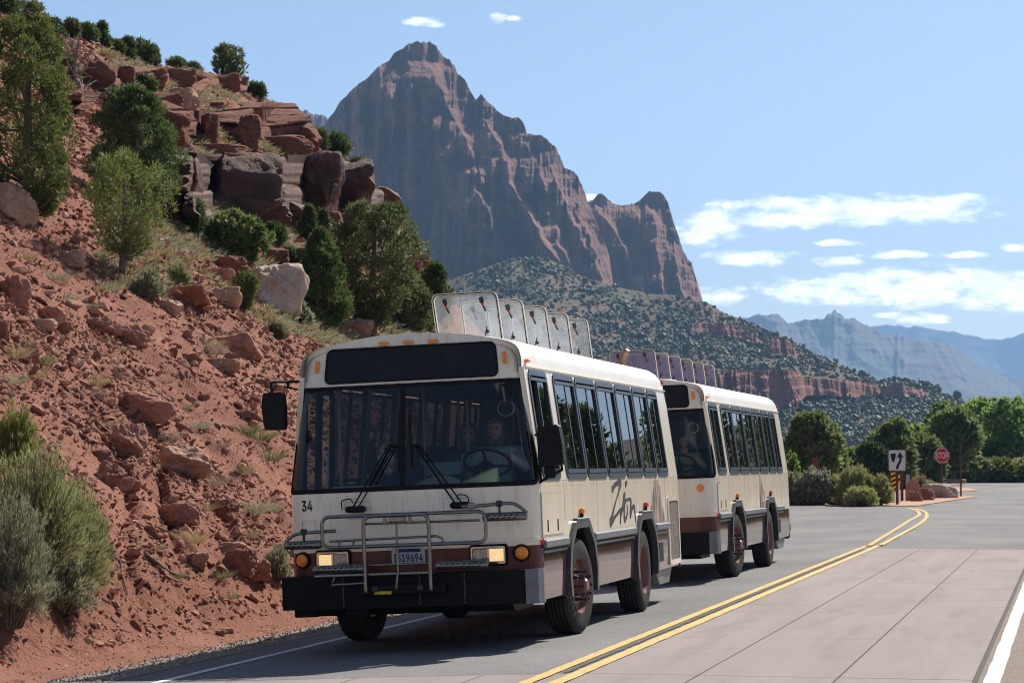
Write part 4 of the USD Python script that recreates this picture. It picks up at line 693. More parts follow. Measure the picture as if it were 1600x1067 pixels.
        K('yellow_label', bx(-0.34, -0.17, -2.936, -2.925, 0.575, 0.605), 'yellow_tag', False)
        # wipers
        for s, x0, x1, xb in ((1, *map(float, RX([-0.60, -0.235, -0.14]))), (-1, *map(float, RX([0.45, 0.015, 0.05])))):
            w = P('wiper', cat(tube([(x0, -2.70, 1.40), (x1, -2.585, 2.01)], 0.009, 6), tube([(x0 + 0.06, -2.70, 1.41), (x1 + 0.05, -2.585, 1.99)], 0.007, 6)), 'black_plastic')
            P('wiper_motor_cover', bx(x0 - 0.06, x0 + 0.12, -2.74, -2.61, 1.365, 1.43, 0.02), 'black_plastic', parent=w)
            P('wiper_blade', cat(tube([(xb, -2.585, 1.75), (xb + 0.01, -2.50, 2.34)], 0.011, 6), tube([(x1, -2.59, 2.01), (xb, -2.575, 2.0)], 0.012, 6)) if s > 0 else cat(tube([(x1 - 0.02, -2.585, 1.78), (x1 - 0.05, -2.50, 2.3)], 0.011, 6), tube([(x1 - .02, -2.58, 2.0), (x1 + .05, -2.58, 2.0)], 0.012, 6)), 'black_rubber', parent=w)
            P('washer_hose', tube(smoothline([(x0 + 0.12 * s * 0 - 0.11 * s, -2.64, 1.40), (x0 - 0.10 * s, -2.68, 1.48), (x0 - 0.02 * s, -2.68, 1.50), (x0 + 0.0, -2.66, 1.46)], 4), 0.006, 5), 'black_rubber', parent=w)
    # --- mirrors
    if first:
        ml = P('mirror', tri(trimesh.convex.convex_hull(np.array([(float(RX(x)), y, z) for x, z in ((-1.425, 2.57), (-1.25, 2.575), (-1.235, 2.55), (-1.225, 2.42), (-1.23, 2.22), (-1.25, 2.20), (-1.42, 2.205), (-1.435, 2.25), (-1.45, 2.42), (-1.44, 2.54)) for y in (-2.80, -2.68)]))), 'black_plastic', label='mirror on the door side')
        P('mirror_bracket', cat(tube([(-1.27, -2.74, 2.55), (-1.27, -2.74, 2.675), (-1.27, -2.70, 2.68), (-1.08, -2.46, 2.68)], 0.014, 6), tube(smoothline([(-1.25, -2.74, 2.60), (-1.22, -2.70, 2.645), (-1.15, -2.6, 2.62), (-1.09, -2.47, 2.60)], 4), 0.009, 5), tube([(-1.16, -2.56, 2.68), (-1.16, -2.56, 2.62)], 0.012, 5)), 'black_plastic', parent=ml)
        mr = P('mirror', tri(trimesh.convex.convex_hull(np.array([(x, y, z) for x, z in ((1.22, 2.12), (1.40, 2.14), (1.425, 2.12), (1.45, 1.95), (1.46, 1.78), (1.44, 1.75), (1.24, 1.73), (1.22, 1.75)) for y in (-2.42, -2.26)]))), 'black_plastic', label='mirror on the driver side')
        P('mirror_bracket', cat(tube([(1.20, -2.38, 1.58), (1.28, -2.40, 1.62), (1.43, -2.36, 1.70), (1.42, -2.34, 1.78)], 0.016, 6), tube([(1.22, -2.36, 1.58), (1.22, -2.36, 2.0)], 0.016, 6), tube([(1.17, -2.3, 2.05), (1.30, -2.34, 2.05)], 0.014, 6)), 'black_plastic', parent=mr)
        P('spot_mirror', bx(1.27, 1.37, -2.40, -2.34, 1.62, 1.74, 0.015), 'black_plastic', parent=mr)
        P('mirror_glass', (np.array([(1.245, -2.257, 1.78), (1.43, -2.257, 1.79), (1.42, -2.257, 2.09), (1.245, -2.257, 2.08)]), np.array([[0, 1, 2], [0, 2, 3]])), 'mirror_glass', parent=mr)
    # --- open roof hatches
    for k in range(5 if first else 6):
        y0 = -1.95 + 1.215 * k; x0, x1, H_ = (0.19, 0.84, 0.54) if first else (-0.33, 0.36, 0.50); lean = -0.18; zb_ = 2.955 if first else 3.06
        pm = lambda u, v, w: np.stack([u - 0.03 * v, y0 + lean * v / H_ + w - 0.012, zb_ + v], -1)
        hf = P('roof_hatch', fix(slab_map(rrect(x0, x1, 0, H_, 0.07).difference(rrect(x0 + 0.022, x1 - 0.022, 0.022, H_ - 0.022, 0.055)), pm, 0.028)), 'cream', label='roof hatch standing open')
        P('hatch_gasket', fix(slab_map(rrect(x0 + 0.009, x1 - 0.009, 0.009, H_ - 0.009, 0.062).difference(rrect(x0 + 0.018, x1 - 0.018, 0.018, H_ - 0.018, 0.057)), lambda u, v, w: pm(u, v, w - 0.003), 0.034)), 'black_rubber', parent=hf)
        q = np.array([(x0 + 0.02, 0.02), (x1 - 0.02, 0.02), (x1 - 0.02, H_ - 0.02), (x0 + 0.02, H_ - 0.02)]); pg = rrect(x0 + 0.02, x1 - 0.02, 0.02, H_ - 0.02, 0.057)
        v2, f2 = trimesh.creation.triangulate_polygon(pg, engine='earcut'); P('hatch_pane', (pm(v2[:, 0], v2[:, 1], 0.012), f2), 'hatch_glass' if first else 'hatch_purple', parent=hf)
        for u in (x0 + 0.13, x1 - 0.16):
            P('hatch_latch', fix(cat(slab_map(Polygon([(u - 0.022, H_ - 0.06), (u + 0.018, H_ - 0.05), (u + 0.024, H_ - 0.09), (u + 0.012, H_ - 0.12), (u + 0.036, H_ - 0.19), (u + 0.020, H_ - 0.195), (u - 0.006, H_ - 0.12), (u - 0.018, H_ - 0.10)]), lambda a, b_, w: pm(a, b_, w - 0.012), 0.03))), 'dark_metal', parent=hf)
            P('latch_button', fix(slab_map(sbox(u + 0.002, H_ - 0.145, u + 0.018, H_ - 0.12), lambda a, b_, w: pm(a, b_, w - 0.016), 0.03)), 'red_lens', parent=hf)
        P('hatch_stay', tube([pm(x1 - 0.14, 0.20, 0.0), (x1 - 0.17, y0 - 0.16, zb_ + 0.02)], 0.007, 5), 'steel', parent=hf); P('stay_joint', bx(x1 - 0.165, x1 - 0.13, y0 - 0.10, y0 - 0.06, zb_ + 0.13, zb_ + 0.165, 0.006), 'dark_metal', parent=hf)
        P('hatch_hinge', bx(x1 - 0.05, x1 - 0.01, y0 - 0.05, y0 + 0.02, zb_ - 0.025, zb_ + 0.03, 0.006), 'dark_metal', parent=hf)
    P('roof_vent', tri(trimesh.convex.convex_hull(np.array([(x, y, z) for x, y, z in ((-0.1, -1.5, 3.10), (0.55, -1.5, 3.06), (-0.1, -0.6, 3.10), (0.55, -0.6, 3.06), (0.0, -1.3, 3.14), (0.42, -1.3, 3.12), (0.0, -0.7, 3.14), (0.42, -0.7, 3.12))]))), 'roof_white')
    if first:
        e = smoothline([(0.62, 6.15, 2.90), (0.62, 6.15, 3.02), (0.64, 6.14, 3.12), (0.68, 6.12, 3.21), (0.72, 6.10, 3.27)], 4); P('exhaust_pipe', tube(e, np.interp(np.linspace(0, 1, len(e)), [0, 0.3, 1], [0.062, 0.058, 0.036]), 14), 'exhaust', True)
    # --- inside
    P('floor', bx(-1.15, 1.15, -2.4, 6.4, 0.82, 0.86), 'floor_dark')
    P('dashboard', tri(trimesh.convex.convex_hull(np.array([(x, y, z) for x in (-1.08, 1.08) for y, z in ((-2.50, 1.3), (-2.46, 1.545), (-2.15, 1.58), (-1.95, 1.50), (-1.95, 1.2), (-2.4, 0.9))]))), 'dash_grey')
    a = np.linspace(0, 2 * math.pi, 36, endpoint=False); Rw = rotm([1, 0, 0], -0.62); rim = np.stack([0.225 * np.cos(a), 0.225 * np.sin(a), 0 * a], 1) @ Rw.T + [0.63, -1.98, 1.80]
    st = P('steering_wheel', tube(rim, 0.016, 8, closed=True), 'black_plastic', True)
    P('wheel_spokes', cat(*[tube([(0.63, -2.0, 1.77), np.array([0.225 * math.cos(t), 0.225 * math.sin(t), 0]) @ Rw.T + [0.63, -1.98, 1.80]], 0.014, 6) for t in (0.3, math.pi - 0.3, -1.57)]), 'black_plastic', parent=st); P('steering_column', tube([(0.63, -1.98, 1.79), (0.63, -2.2, 1.50)], 0.05, 10), 'black_plastic', parent=st)
    def seat(x, y, w, h=0.72, fl=0.86):
        s = P('seat', bx(x - w / 2, x + w / 2, y - 0.25, y + 0.22, fl + 0.38, fl + 0.50, 0.04), 'seat_cloth'); P('backrest', fix(mv(bx(-w / 2, w / 2, -0.05, 0.06, 0, h, 0.045), (x, y + 0.20, fl + 0.46), R=rotm([1, 0, 0], -0.12))), 'seat_cloth', parent=s); P('seat_leg', bx(x - 0.05, x + 0.05, y - 0.1, y + 0.1, fl, fl + 0.39), 'dark_metal', parent=s)
    seat(0.63, -1.30, 0.52, 0.62)
    for k in range(6):
        for x in (-0.68, 0.68): seat(x, -0.15 + 0.98 * k, 0.86)
    for x, y in ((-0.82, -2.0), (-0.22, -1.0), (0.22, -0.95), (-0.30, 0.9), (0.30, 0.9)): P('grab_pole', tube([(x, y, 0.86), (x, y, 3.02 - 0.1 * x * x)], 0.016, 8), 'pole_tan' if y > -2.2 and x in (-0.82, 0.22) else 'steel', True)
    P('partition', bx(0.30, 1.05, -0.85, -0.82, 0.9, 1.75, 0.01), 'interior_wall'); P('sun_visor', bx(0.15, 1.0, -2.42, -2.40, 2.42, 2.56), 'black_plastic')
    P('driver_fan', lathe([(0, 0.02), (0.09, 0.02), (0.095, 0), (0.09, -0.02), (0, -0.02)], 18, 'y')[0:2] if False else mv(lathe([(0.07, 0.01), (0.085, 0.01), (0.09, 0), (0.085, -0.01), (0.07, -0.01), (0.07, 0.01)], 20), (0.86, -2.1, 2.33), R=rotm([1, 0, 0], math.pi / 2)), 'steel')
    return B
def bus_frame(s, t, yaw=0.0):
    z = float(zroad(*stp(s, t))); o = np.array([*stp(s, t), z]); M = np.eye(4)
    u = U * math.cos(yaw) + R * math.sin(yaw); r = R * math.cos(yaw) - U * math.sin(yaw)
    X = r * math.cos(_r) + np.array([0, 0, math.sin(_r)]); o = o - X * 0.045; M[:3, 0], M[:3, 1], M[:3, 2], M[:3, 3] = X * 1.036, u, np.cross(X, u), o
    return M
M1 = bus_frame(26.8, -6.2); M2 = bus_frame(26.8 + 13.9, -6.33, 0.012)
make_bus('cream and maroon bus numbered 34 with bicycle rack in front, nearest on the road', M1, True)
make_bus('cream shuttle bus with purple tinted roof hatches driving behind the other bus', M2, False)

# ---------------------------------------------------------------- rocks and the cliff bands
def hull_rock(seed, n=16, flat=0.75):
    rg = np.random.default_rng(seed); p = rg.normal(size=(n, 3)); p /= np.linalg.norm(p, axis=1, keepdims=True); p *= rg.uniform(0.75, 1.0, (n, 1)) * [0.62, 0.5, 0.5 * flat]
    return tri(trimesh.convex.convex_hull(p))
def facet_rock(seed, size=(1, 1, 1), sub=3, planes=9, rough=0.05, soft=0.014):
    """An angular boulder: a ball cut by planes, its edges worn, its faces pitted."""
    rg = np.random.default_rng(seed); b = trimesh.creation.icosphere(sub); d = np.array(b.vertices)
    n = rg.normal(size=(planes, 3)); n /= np.linalg.norm(n, axis=1, keepdims=True); n = np.vstack([n, [[0, 0, -1]], [[0, 0, 1]]]); h = rg.uniform(0.36, 0.5, len(n)); h[-1] = 0.42
    c = d @ n.T; k = np.where(c > 0.05, h / np.maximum(c, 0.05), 9); m = k.min(1, keepdims=True); r = m[:, 0] - soft * np.log(np.exp(-(k - m) / soft).sum(1)) * 0.8
    r = np.minimum(r, 0.72); p = d * r[:, None]; p = p + d * ((fbm(d * 3.1 + seed, 4, seed) - 0.5) * rough * 3)[:, None]
    return p * np.asarray(size) / 0.9, np.array(b.faces)
def ridge_(p): return 1 - np.abs(2 * fbm(p, 4, 3) - 1)
def cliff_block(seed, w, d, h, beds=4):
    """A joint block of sandstone: a rounded box with grooved bedding and worn corners."""
    rg = np.random.default_rng(seed); nx, nz = 15, 15; g = []
    b = trimesh.creation.box((2, 2, 2)); v, f = trimesh.remesh.subdivide(*trimesh.remesh.subdivide(*trimesh.remesh.subdivide(*trimesh.remesh.subdivide(b.vertices, b.faces)))); m = trimesh.Trimesh(v, f); v, f = np.array(m.vertices), np.array(m.faces)
    pw = 9.0; l = (np.abs(v) ** pw).sum(1) ** (1 / pw); u = v / l[:, None]
    dist = np.stack([fbm(u * 1.1 + seed * 3.7 + k * 9, 3, seed + k) for k in range(3)], 1) - 0.5; u = u + dist * [0.42, 0.42, 0.30]
    for _ in range(7):
        nn = rg.normal(size=3) * [1, 1, 0.8]; nn /= np.linalg.norm(nn); lim = rg.uniform(0.86, 1.12); ov = np.maximum(u @ nn - lim, 0); u = u - ov[:, None] * nn * 0.92
    zb = u[:, 2] * beds * 0.5 + rg.uniform(0, 5) + 0.35 * fbm(np.stack([u[:, 0] * 1.5, u[:, 1] * 1.5, u[:, 2] * 0 + seed], -1), 2, seed)
    gro = np.clip(1 - np.abs((zb % 1.0) - 0.5) * 2 / 0.16, 0, 1) * 0.075; lay = (noise(np.stack([np.floor(zb), 0 * zb, 0 * zb], -1), seed) - 0.5) * 0.13
    u[:, :2] *= (1 - gro + lay)[:, None]; u *= (1 + 0.10 * (ridge_(u * 2.2 + seed) - 0.5))[:, None]; u[:, :2] *= (1 + 0.09 * (fbm(u * 3.5 + seed, 3, seed + 9)[:, None] - 0.5) * 2)
    return u * [w / 2, d / 2, h / 2], f
cl = fresh('/World', 'cliff'); UsdGeom.Xform.Define(stage, cl); tag(cl, kind='structure', label='broken bands of red sandstone blocks across the top of the hillside')
BLOCKS = [  # left, right, top, bottom in the photograph; r red, v with dark varnish
    (121, 168, 98, 137, 'r'), (164, 182, 101, 133, 'r'), (179, 204, 104, 136, 'r'), (201, 221, 106, 133, 'r'), (217, 252, 105, 137, 'r'), (248, 294, 108, 140, 'r'), (284, 300, 113, 134, 'r'), (294, 318, 112, 134, 'r'), (312, 344, 113, 140, 'r'), (337, 366, 116, 143, 'r'), (361, 384, 120, 140, 'r'),
    (60, 92, 112, 140, 'r'), (92, 126, 134, 162, 'r'), (123, 151, 140, 166, 'r'), (150, 180, 146, 166, 'r'), (178, 213, 148, 168, 'r'), (210, 236, 148, 166, 'r'), (232, 272, 144, 172, 'r'), (310, 329, 156, 171, 'r'), (326, 346, 160, 176, 'r'),
    (228, 286, 176, 236, 'r'), (279, 314, 177, 228, 'r'), (310, 332, 179, 228, 'r'), (327, 370, 182, 236, 'r'), (366, 398, 184, 236, 'r'), (380, 432, 164, 200, 'r'), (386, 463, 160, 182, 'r'), (395, 474, 178, 204, 'r'), (392, 470, 200, 222, 'r'), (402, 480, 214, 241, 'r'), (455, 492, 200, 236, 'r'), (470, 505, 222, 246, 'r'), (300, 380, 226, 246, 'r'), (370, 430, 226, 246, 'r'),
    (240, 300, 236, 338, 'v'), (285, 342, 239, 332, 'v'), (322, 428, 240, 338, 'v'), (412, 470, 243, 338, 'v'), (455, 520, 241, 334, 'v'), (508, 545, 241, 268, 'v'), (508, 566, 250, 338, 'v'), (548, 582, 285, 336, 'r'), (570, 617, 296, 344, 'v'), (286, 332, 290, 346, 'v'), (430, 480, 318, 350, 'v'), (350, 440, 320, 350, 'v'),
    (505, 530, 332, 370, 'r'), (528, 548, 336, 362, 'r'), (414, 446, 388, 416, 'r'), (440, 474, 388, 418, 'r'), (540, 562, 258, 288, 'r'), (560, 580, 276, 300, 'r'),
    (626, 648, 391, 410, 'r'), (640, 668, 398, 414, 'r'), (650, 676, 408, 424, 'r'), (630, 656, 410, 432, 'r'), (655, 684, 420, 436, 'r'), (622, 640, 426, 446, 'r')]
def bedrock(seed, bed, joint, amp, kk):
    def fn(x, z, V):
        wx = x + 0.25 * z + 1.1 * joint * (fbm(np.stack([x / joint, z / bed * 0.6, x * 0], -1), 3, seed) - 0.5); wz = z + 1.1 * bed * (fbm(np.stack([x / joint * 0.5, z / bed, x * 0 + 2], -1), 3, seed + 1) - 0.5)
        ib = np.floor(wz / bed); h = lambda a_, b_: noise(np.stack([np.floor(a_), np.floor(b_), a_ * 0], -1), seed + 5); ij = wx / (joint * (0.6 + 1.5 * h(ib, ib * 0))) + 7.3 * h(ib, ib * 0 + 1)
        Ls = joint * 1.9; fs = (x + 0.9 * (fbm(np.stack([x * 0, z * 1.3, x * 0 + 5], -1), 4, seed + 8) - 0.5) + 0.5 * h(ib, ib * 0 + 4)) / Ls; fs = fs - np.floor(fs); step = kk * Ls * 0.5 * (np.where(fs < 0.7, fs / 0.7, (1 - fs) / 0.3) - 0.5)
        fb, fj = wz / bed - ib, ij - np.floor(ij); gb = np.exp(-(np.minimum(fb, 1 - fb) / 0.07) ** 2); gj = np.exp(-(np.minimum(fj, 1 - fj) / 0.06) ** 2)
        rnd = 1 - (np.abs(fb - 0.5) * 2) ** 4 * 0.35 - (np.abs(fj - 0.5) * 2) ** 4 * 0.3
        return step + amp * (0.9 * h(ij, ib) + 0.8 * h(ib * 1.0, ib * 0 + 3) + rnd - 0.9 * gb - 1.1 * gj * (h(ij + 50, ib) > 0.45) + 0.8 * fbm(np.stack([x / joint * 2, z / bed * 2, x * 0], -1), 5, seed + 3) + 0.6 * fbm(np.stack([x * 5, z * 14, x * 0 + 7], -1), 3, seed + 6))
    return fn
for sk, bs, bed, joint, amp, mt, lab in (([(52, 122), (62, 112), (95, 106), (120, 100), (200, 104), (300, 112), (370, 119), (386, 126)], [(52, 142), (200, 140), (386, 146)], 0.52, 0.8, 0.30, 'cliff_red', 'upper thin band of sandstone under the skyline'),
        ([(86, 142), (95, 136), (150, 143), (235, 148), (300, 174), (372, 170), (385, 161), (460, 161), (486, 190), (508, 222)], [(86, 168), (160, 176), (230, 238), (508, 248)], 0.40, 0.95, 0.36, 'cliff_red', 'middle band of layered red sandstone'),
        ([(232, 250), (240, 238), (320, 240), (420, 243), (515, 241), (545, 252), (575, 282), (600, 300), (616, 322)], [(232, 342), (420, 345), (616, 348)], 0.85, 1.35, 0.46, 'cliff_varnish', 'dark varnished lower cliff')):
    Zk = [(p, hp(p, b)[1] + 0.8) for p, b in bs]; ym_ = np.mean([z_ for _, z_ in Zk]); kk = (Zk[-1][1] - Zk[0][1]) / ((bs[-1][0] - bs[0][0]) / F * ym_)
    obj('bedrock', mountain(sk, bs, Zk, 0.7, bedrock(int(bed * 100), bed, joint, amp, kk), 520, 180, 1.2, 8, 1.0, True), mt, parent=cl, smooth=28)
for k, (x0, x1, yt, yb, kind) in enumerate(BLOCKS):
    if (k % 5 in (1, 3) and k < 34) or (33 < k < 44 and k % 2): continue
    g = hp((x0 + x1) / 2, yb); Y = g[1]; w = (x1 - x0) / F * Y * 1.10; h = (yb - yt) / F * Y * 1.12; d = max(w * 0.8, h * 1.9, 0.9)
    c = at((x0 + x1) / 2, (yt + yb) / 2, Y); rz = -math.atan2(c[0], c[1]) + np.random.default_rng(k).uniform(-0.16, 0.16) + 0.12
    m = mv(cliff_block(100 + k, w, d, h, 2 if h < 0.8 else 4), (c[0], c[1] + d * 0.40, c[2] - 0.01), rz)
    obj('block', m, 'cliff_red' if kind == 'r' else 'cliff_varnish', parent=cl, smooth=38)
HERO = [  # centre x, centre y, width, height in pixels, material, label
    (16, 318, 50, 56, 'tan_rock', 'big rounded boulder at the left edge below the large juniper'), (285, 159, 40, 36, 'tan_rock', 'square boulder perched on the ledge above the middle cliff band'),
    (112, 406, 36, 26, 'tan_rock', 'smooth tan rock just left of the airy juniper'), (286, 722, 54, 44, 'tan_rock', 'blocky tan rock with a flat lit face, middle of the slope'), (222, 636, 66, 46, 'red_rock', 'long red slab leaning out of the slope above the blocky tan rock'),
    (167, 742, 34, 36, 'red_rock', 'round red boulder right of the large green shrub'), (191, 734, 30, 30, 'dark_rock', 'darker boulder touching the round red boulder'), (194, 761, 34, 28, 'red_rock', 'pointed red rock below the pair of round boulders'),
    (240, 831, 25, 19, 'red_rock', 'small red rock low on the slope left of the bus corner'), (280, 805, 36, 32, 'red_rock', 'angular red rock standing on edge in mid slope'), (308, 877, 25, 24, 'tan_rock', 'small squarish rock low on the slope'),
    (363, 857, 44, 18, 'tan_rock', 'flat tan slab on top of the rock pile near the bus'), (374, 878, 34, 34, 'red_rock', 'upright red block under the flat slab near the bus'), (395, 891, 30, 30, 'red_rock', 'cube shaped red rock at the foot of the rock pile near the bus'), (347, 798, 30, 32, 'dark_rock', 'dark red rock under the grey brush'),
    (199, 690, 34, 48, 'red_rock', 'tall red rock beside a green weed'), (160, 715, 24, 20, 'red_rock', 'small red rock above the round boulders'), (82, 493, 33, 25, 'red_rock', 'red rock leaning left on the upper slope'), (66, 507, 24, 17, 'tan_rock', 'flat rock under the leaning red rock'), (95, 513, 22, 16, 'red_rock', 'small cube right of the flat rock on the upper slope'),
    (208, 526, 36, 33, 'red_rock', 'large rounded red rock in the upper slope'), (150, 508, 34, 19, 'red_rock', 'low red slab left of the large rounded rock'), (175, 516, 22, 16, 'red_rock', 'small red rock between slab and rounded rock'), (231, 514, 19, 15, 'tan_rock', 'pale stone right of the large rounded rock'),
    (366, 420, 40, 34, 'dark_rock', 'dark red boulder on the crest next to the pale boulder'), (419, 446, 66, 76, 'pale_rock', 'huge pale lichen spotted boulder on the slope'), (341, 431, 28, 22, 'red_rock', 'red rock left of the dark boulder'), (351, 464, 30, 33, 'tan_rock', 'upright block with a dark side below the huge pale boulder'), (299, 464, 30, 32, 'dark_rock', 'tilted dark red slab in the grass'),
    (374, 540, 56, 40, 'red_rock', 'long red boulder on the slope up left of the bus'), (344, 571, 34, 20, 'tan_rock', 'flat tan rock below the long red boulder'), (50, 557, 18, 33, 'red_rock', 'narrow upright red stone near the left edge'), (4, 520, 18, 33, 'red_rock', 'dark red stone cut by the left edge'), (554, 513, 38, 26, 'tan_rock', 'square tan rock just above the bus roof'), (300, 561, 22, 15, 'red_rock', 'small red stone above the flat tan rock'),
    (268, 481, 26, 22, 'tan_rock', 'tan slab below the airy juniper'), (20, 455, 30, 40, 'red_rock', 'broad red rock at the left edge of the upper slope'), (262, 700, 22, 16, 'red_rock', 'small stone above the blocky tan rock'), (420, 600, 28, 18, 'red_rock', 'red stone left of the bus mirror'), (388, 650, 26, 15, 'red_rock', 'thin red slab below the bus mirror'), (356, 985, 14, 9, 'tan_rock', 'white faced stone at the edge of the gravel'), (344, 989, 12, 8, 'red_rock', 'little red stone beside the white faced one')]
for k, (x, y, w, h, m, lab) in enumerate(HERO):
    g = hp(x, y + h * 0.38); Y = g[1]; W, H_ = w / F * Y, h / F * Y; c = at(x, y, Y)
    t = obj('rock', mv(facet_rock(500 + k, (W * 1.12, max(W, H_) * 0.95, H_ * 1.2), 4, *((5, 0.10, 0.16) if 'huge' in lab else (14, 0.10, 0.05) if ('rounded' in lab or 'round red' in lab or 'smooth' in lab) else (8, 0.10, 0.010))), (c[0], c[1] + W * 0.22, c[2]), -math.atan2(c[0], c[1])), m, smooth=40 if ('rounded' in lab or 'huge' in lab) else 17, label=lab, cat='rock')
rg = np.random.default_rng(77)
RP = []
for k in range(4): p = proto('rock_shape'); usdkit.mesh(stage, p + '/stone', facet_rock(900 + k, (1.1, 0.95, 0.8), 2, 8, 0.05), MAT['red_rock'], 15); RP.append(p)
def hill_spot(n, x0, x1, y0, y1):
    out = []
    while len(out) < n:
        x, y = rg.uniform(x0, x1), rg.uniform(y0, y1); a, e = ray(x, y)
        if EYE + e * 20 > 30 or hp_sky(x) > y - 6: continue
        g = hp(x, y)
        if FOOT - (g[0] * R[0] + g[1] * R[1]) > 0.4: out.append((x, y, g))
    return out
def hp_sky(x): return np.interp(x, SKYL[:, 0], SKYL[:, 1])
ZONES = [('red stone lying on the upper slope left of the bus', 'stones on the upper slope', 0, 470, 420, 600, 70), ('red stone lying on the slope beside the bus windscreen', 'stones on the middle slope', 150, 460, 590, 760, 60), ('red stone low on the slope above the gravel', 'stones on the lower slope', 170, 445, 760, 930, 40), ('red stone in the slope above the large green shrub', 'stones above the shrub', 0, 170, 560, 680, 30)]
MARKS_ = [(h[0], h[1], h[5]) for h in HERO if h[2] > 22]
def whereabouts(x, y, s_px):
    k = min(range(len(MARKS_)), key=lambda i: (MARKS_[i][0] - x) ** 2 + (MARKS_[i][1] - y) ** 2); mx, my, lab = MARKS_[k]; dx, dy = x - mx, y - my
    side = ('right of' if dx > 0 else 'left of') if abs(dx) > abs(dy) else ('below' if dy > 0 else 'above'); far = 'close ' if math.hypot(dx, dy) < 38 else ''
    size = 'large' if s_px > 17 else 'middling' if s_px > 12 else 'small'; core = ' '.join(lab.split()[:7]); return f'{size} red stone {far}{side} the {core}'
for lab, grp, x0, x1, y0, y1, n in ZONES:
    for x, y, g in hill_spot(n, x0, x1, y0, y1):
        pxs_ = 8 + 15 * rg.random() ** 2.6; s = g[1] / F * pxs_; lab = whereabouts(x, y, pxs_); copy('slope_stone', RP[rg.integers(4)], lab, 'stone', 'stones: ' + lab, loc=g + [0, 0, s * 0.10], scale=(s, s * rg.uniform(0.7, 1), s * rg.uniform(0.6, 1.0)), rz=rg.uniform(0, 6.28), tilt=(rg.uniform(-40, 40), rg.uniform(-40, 40)))
# rubble: far too many to count
n = 120000; q = rg.random(n); px = rg.uniform(-60, 700, n); a_ = (px - 800) / F; yc = crest_of(a_); qq = a_ * math.cos(TH) - math.sin(TH); y0 = (FOOT - 0.15) / qq; y0 = np.minimum(y0, yc - 1)
Yr = y0 + (yc - y0) * rg.random(n) ** 1.7; dens = np.interp(n2(a_ * Yr, Yr, 2.2, 3, 21), [0.40, 0.55], [0.25, 1.0]); d_ = FOOT - Yr * qq; keep = (rg.random(n) < dens * np.clip((d_ + 0.1) / 1.6, 0.12, 1)); Yr, a_, d_ = Yr[keep], a_[keep], d_[keep]; n = len(Yr)
sz = (0.014 + 0.085 * rg.random(n) ** 5.2 + 0.14 * rg.random(n) ** 26) * np.clip(Yr / 34, 0.7, 2.2); Xr = a_ * Yr; Zr = hillz(Xr, Yr) + sz * 0.12
scatter('rubble', [hull_rock(k, 14) for k in range(6)], ['red_rock', 'red_rock', 'red_rock', 'dark_rock', 'tan_rock', 'red_rock'], np.stack([Xr, Yr, Zr], 1), rg.uniform(-0.9, 0.9, (n, 3)) * [1, 1, 3.5], np.stack([sz * 1.25, sz * rg.uniform(.7, 1.2, n), sz * rg.uniform(.6, 1.1, n)], 1), rg.integers(0, 6, n), label='red rubble covering the hillside')
n = 16000; s_ = 14 + 46 * rg.random(n) ** 1.5; t_ = -8.3 - 1.25 * rg.random(n) + 0.05 * rg.standard_normal(n); P_ = s_[:, None] * U[:2] + t_[:, None] * R[:2]; keep = (t_ < -8.22) & ((s_ > 20.9) | (t_ < -9.25)); P_ = P_[keep]; n = len(P_); sz = 0.012 + 0.03 * rg.random(n) ** 2
scatter('shoulder_gravel', [hull_rock(40 + k, 9) for k in range(4)], ['gravel_stone', 'gravel_stone', 'pale_rock', 'red_rock'], np.column_stack([P_, np.maximum(wav(P_[:, 0], P_[:, 1]), hillz(P_[:, 0], P_[:, 1]) - 0.01) + sz * 0.15]), rg.uniform(-3, 3, (n, 3)), sz, rg.choice(4, n, p=[.45, .35, .12, .08]), label='loose gravel on the road shoulder')

# ---------------------------------------------------------------- trees and plants
def leaves(rg, c, d, ln, wd):
    """Small pointed leaves or sprays: two triangles each."""
    n = len(c); d = d / (np.linalg.norm(d, axis=1, keepdims=True) + 1e-9); s = np.cross(d, rg.normal(size=(n, 3))); s /= np.linalg.norm(s, axis=1, keepdims=True) + 1e-9
    ln = np.broadcast_to(ln, (n,))[:, None]; wd = np.broadcast_to(wd, (n,))[:, None]; m = c + d * ln * 0.45
    v = np.stack([c, m + s * wd, c + d * ln, m - s * wd], 1).reshape(-1, 3); k = np.arange(n) * 4
    return v, np.vstack([np.stack([k, k + 1, k + 2], 1), np.stack([k, k + 2, k + 3], 1)])
def crown(rg, clumps, per, ln, wd, up=0.6, out=1.0, shell=0.5):
    C, D = [], []
    for (cx, cy, cz, r) in clumps:
        p = rg.normal(size=(per, 3)); p /= np.linalg.norm(p, axis=1, keepdims=True); p *= (shell + (1 - shell) * rg.random((per, 1))) ** 0.6 * r * [1, 1, 0.85]
        C.append(p + [cx, cy, cz]); D.append(p / r * out + [0, 0, up] + rg.normal(size=(per, 3)) * 0.45)
    C, D = np.vstack(C), np.vstack(D); return leaves(rg, C, D, ln * rg.uniform(0.6, 1.3, len(C)), wd * rg.uniform(0.7, 1.2, len(C)))
PROF = {'cone': [(0, 0.55), (0.12, 0.9), (0.3, 1.0), (0.6, 0.68), (0.85, 0.33), (1, 0.05)], 'oval': [(0, 0.35), (0.15, 0.8), (0.4, 1.0), (0.7, 0.85), (0.9, 0.5), (1, 0.15)], 'round': [(0, 0.45), (0.2, 0.9), (0.5, 1.0), (0.8, 0.78), (1, 0.3)], 'spread': [(0, 0.3), (0.25, 0.7), (0.55, 1.0), (0.8, 0.9), (1, 0.4)]}
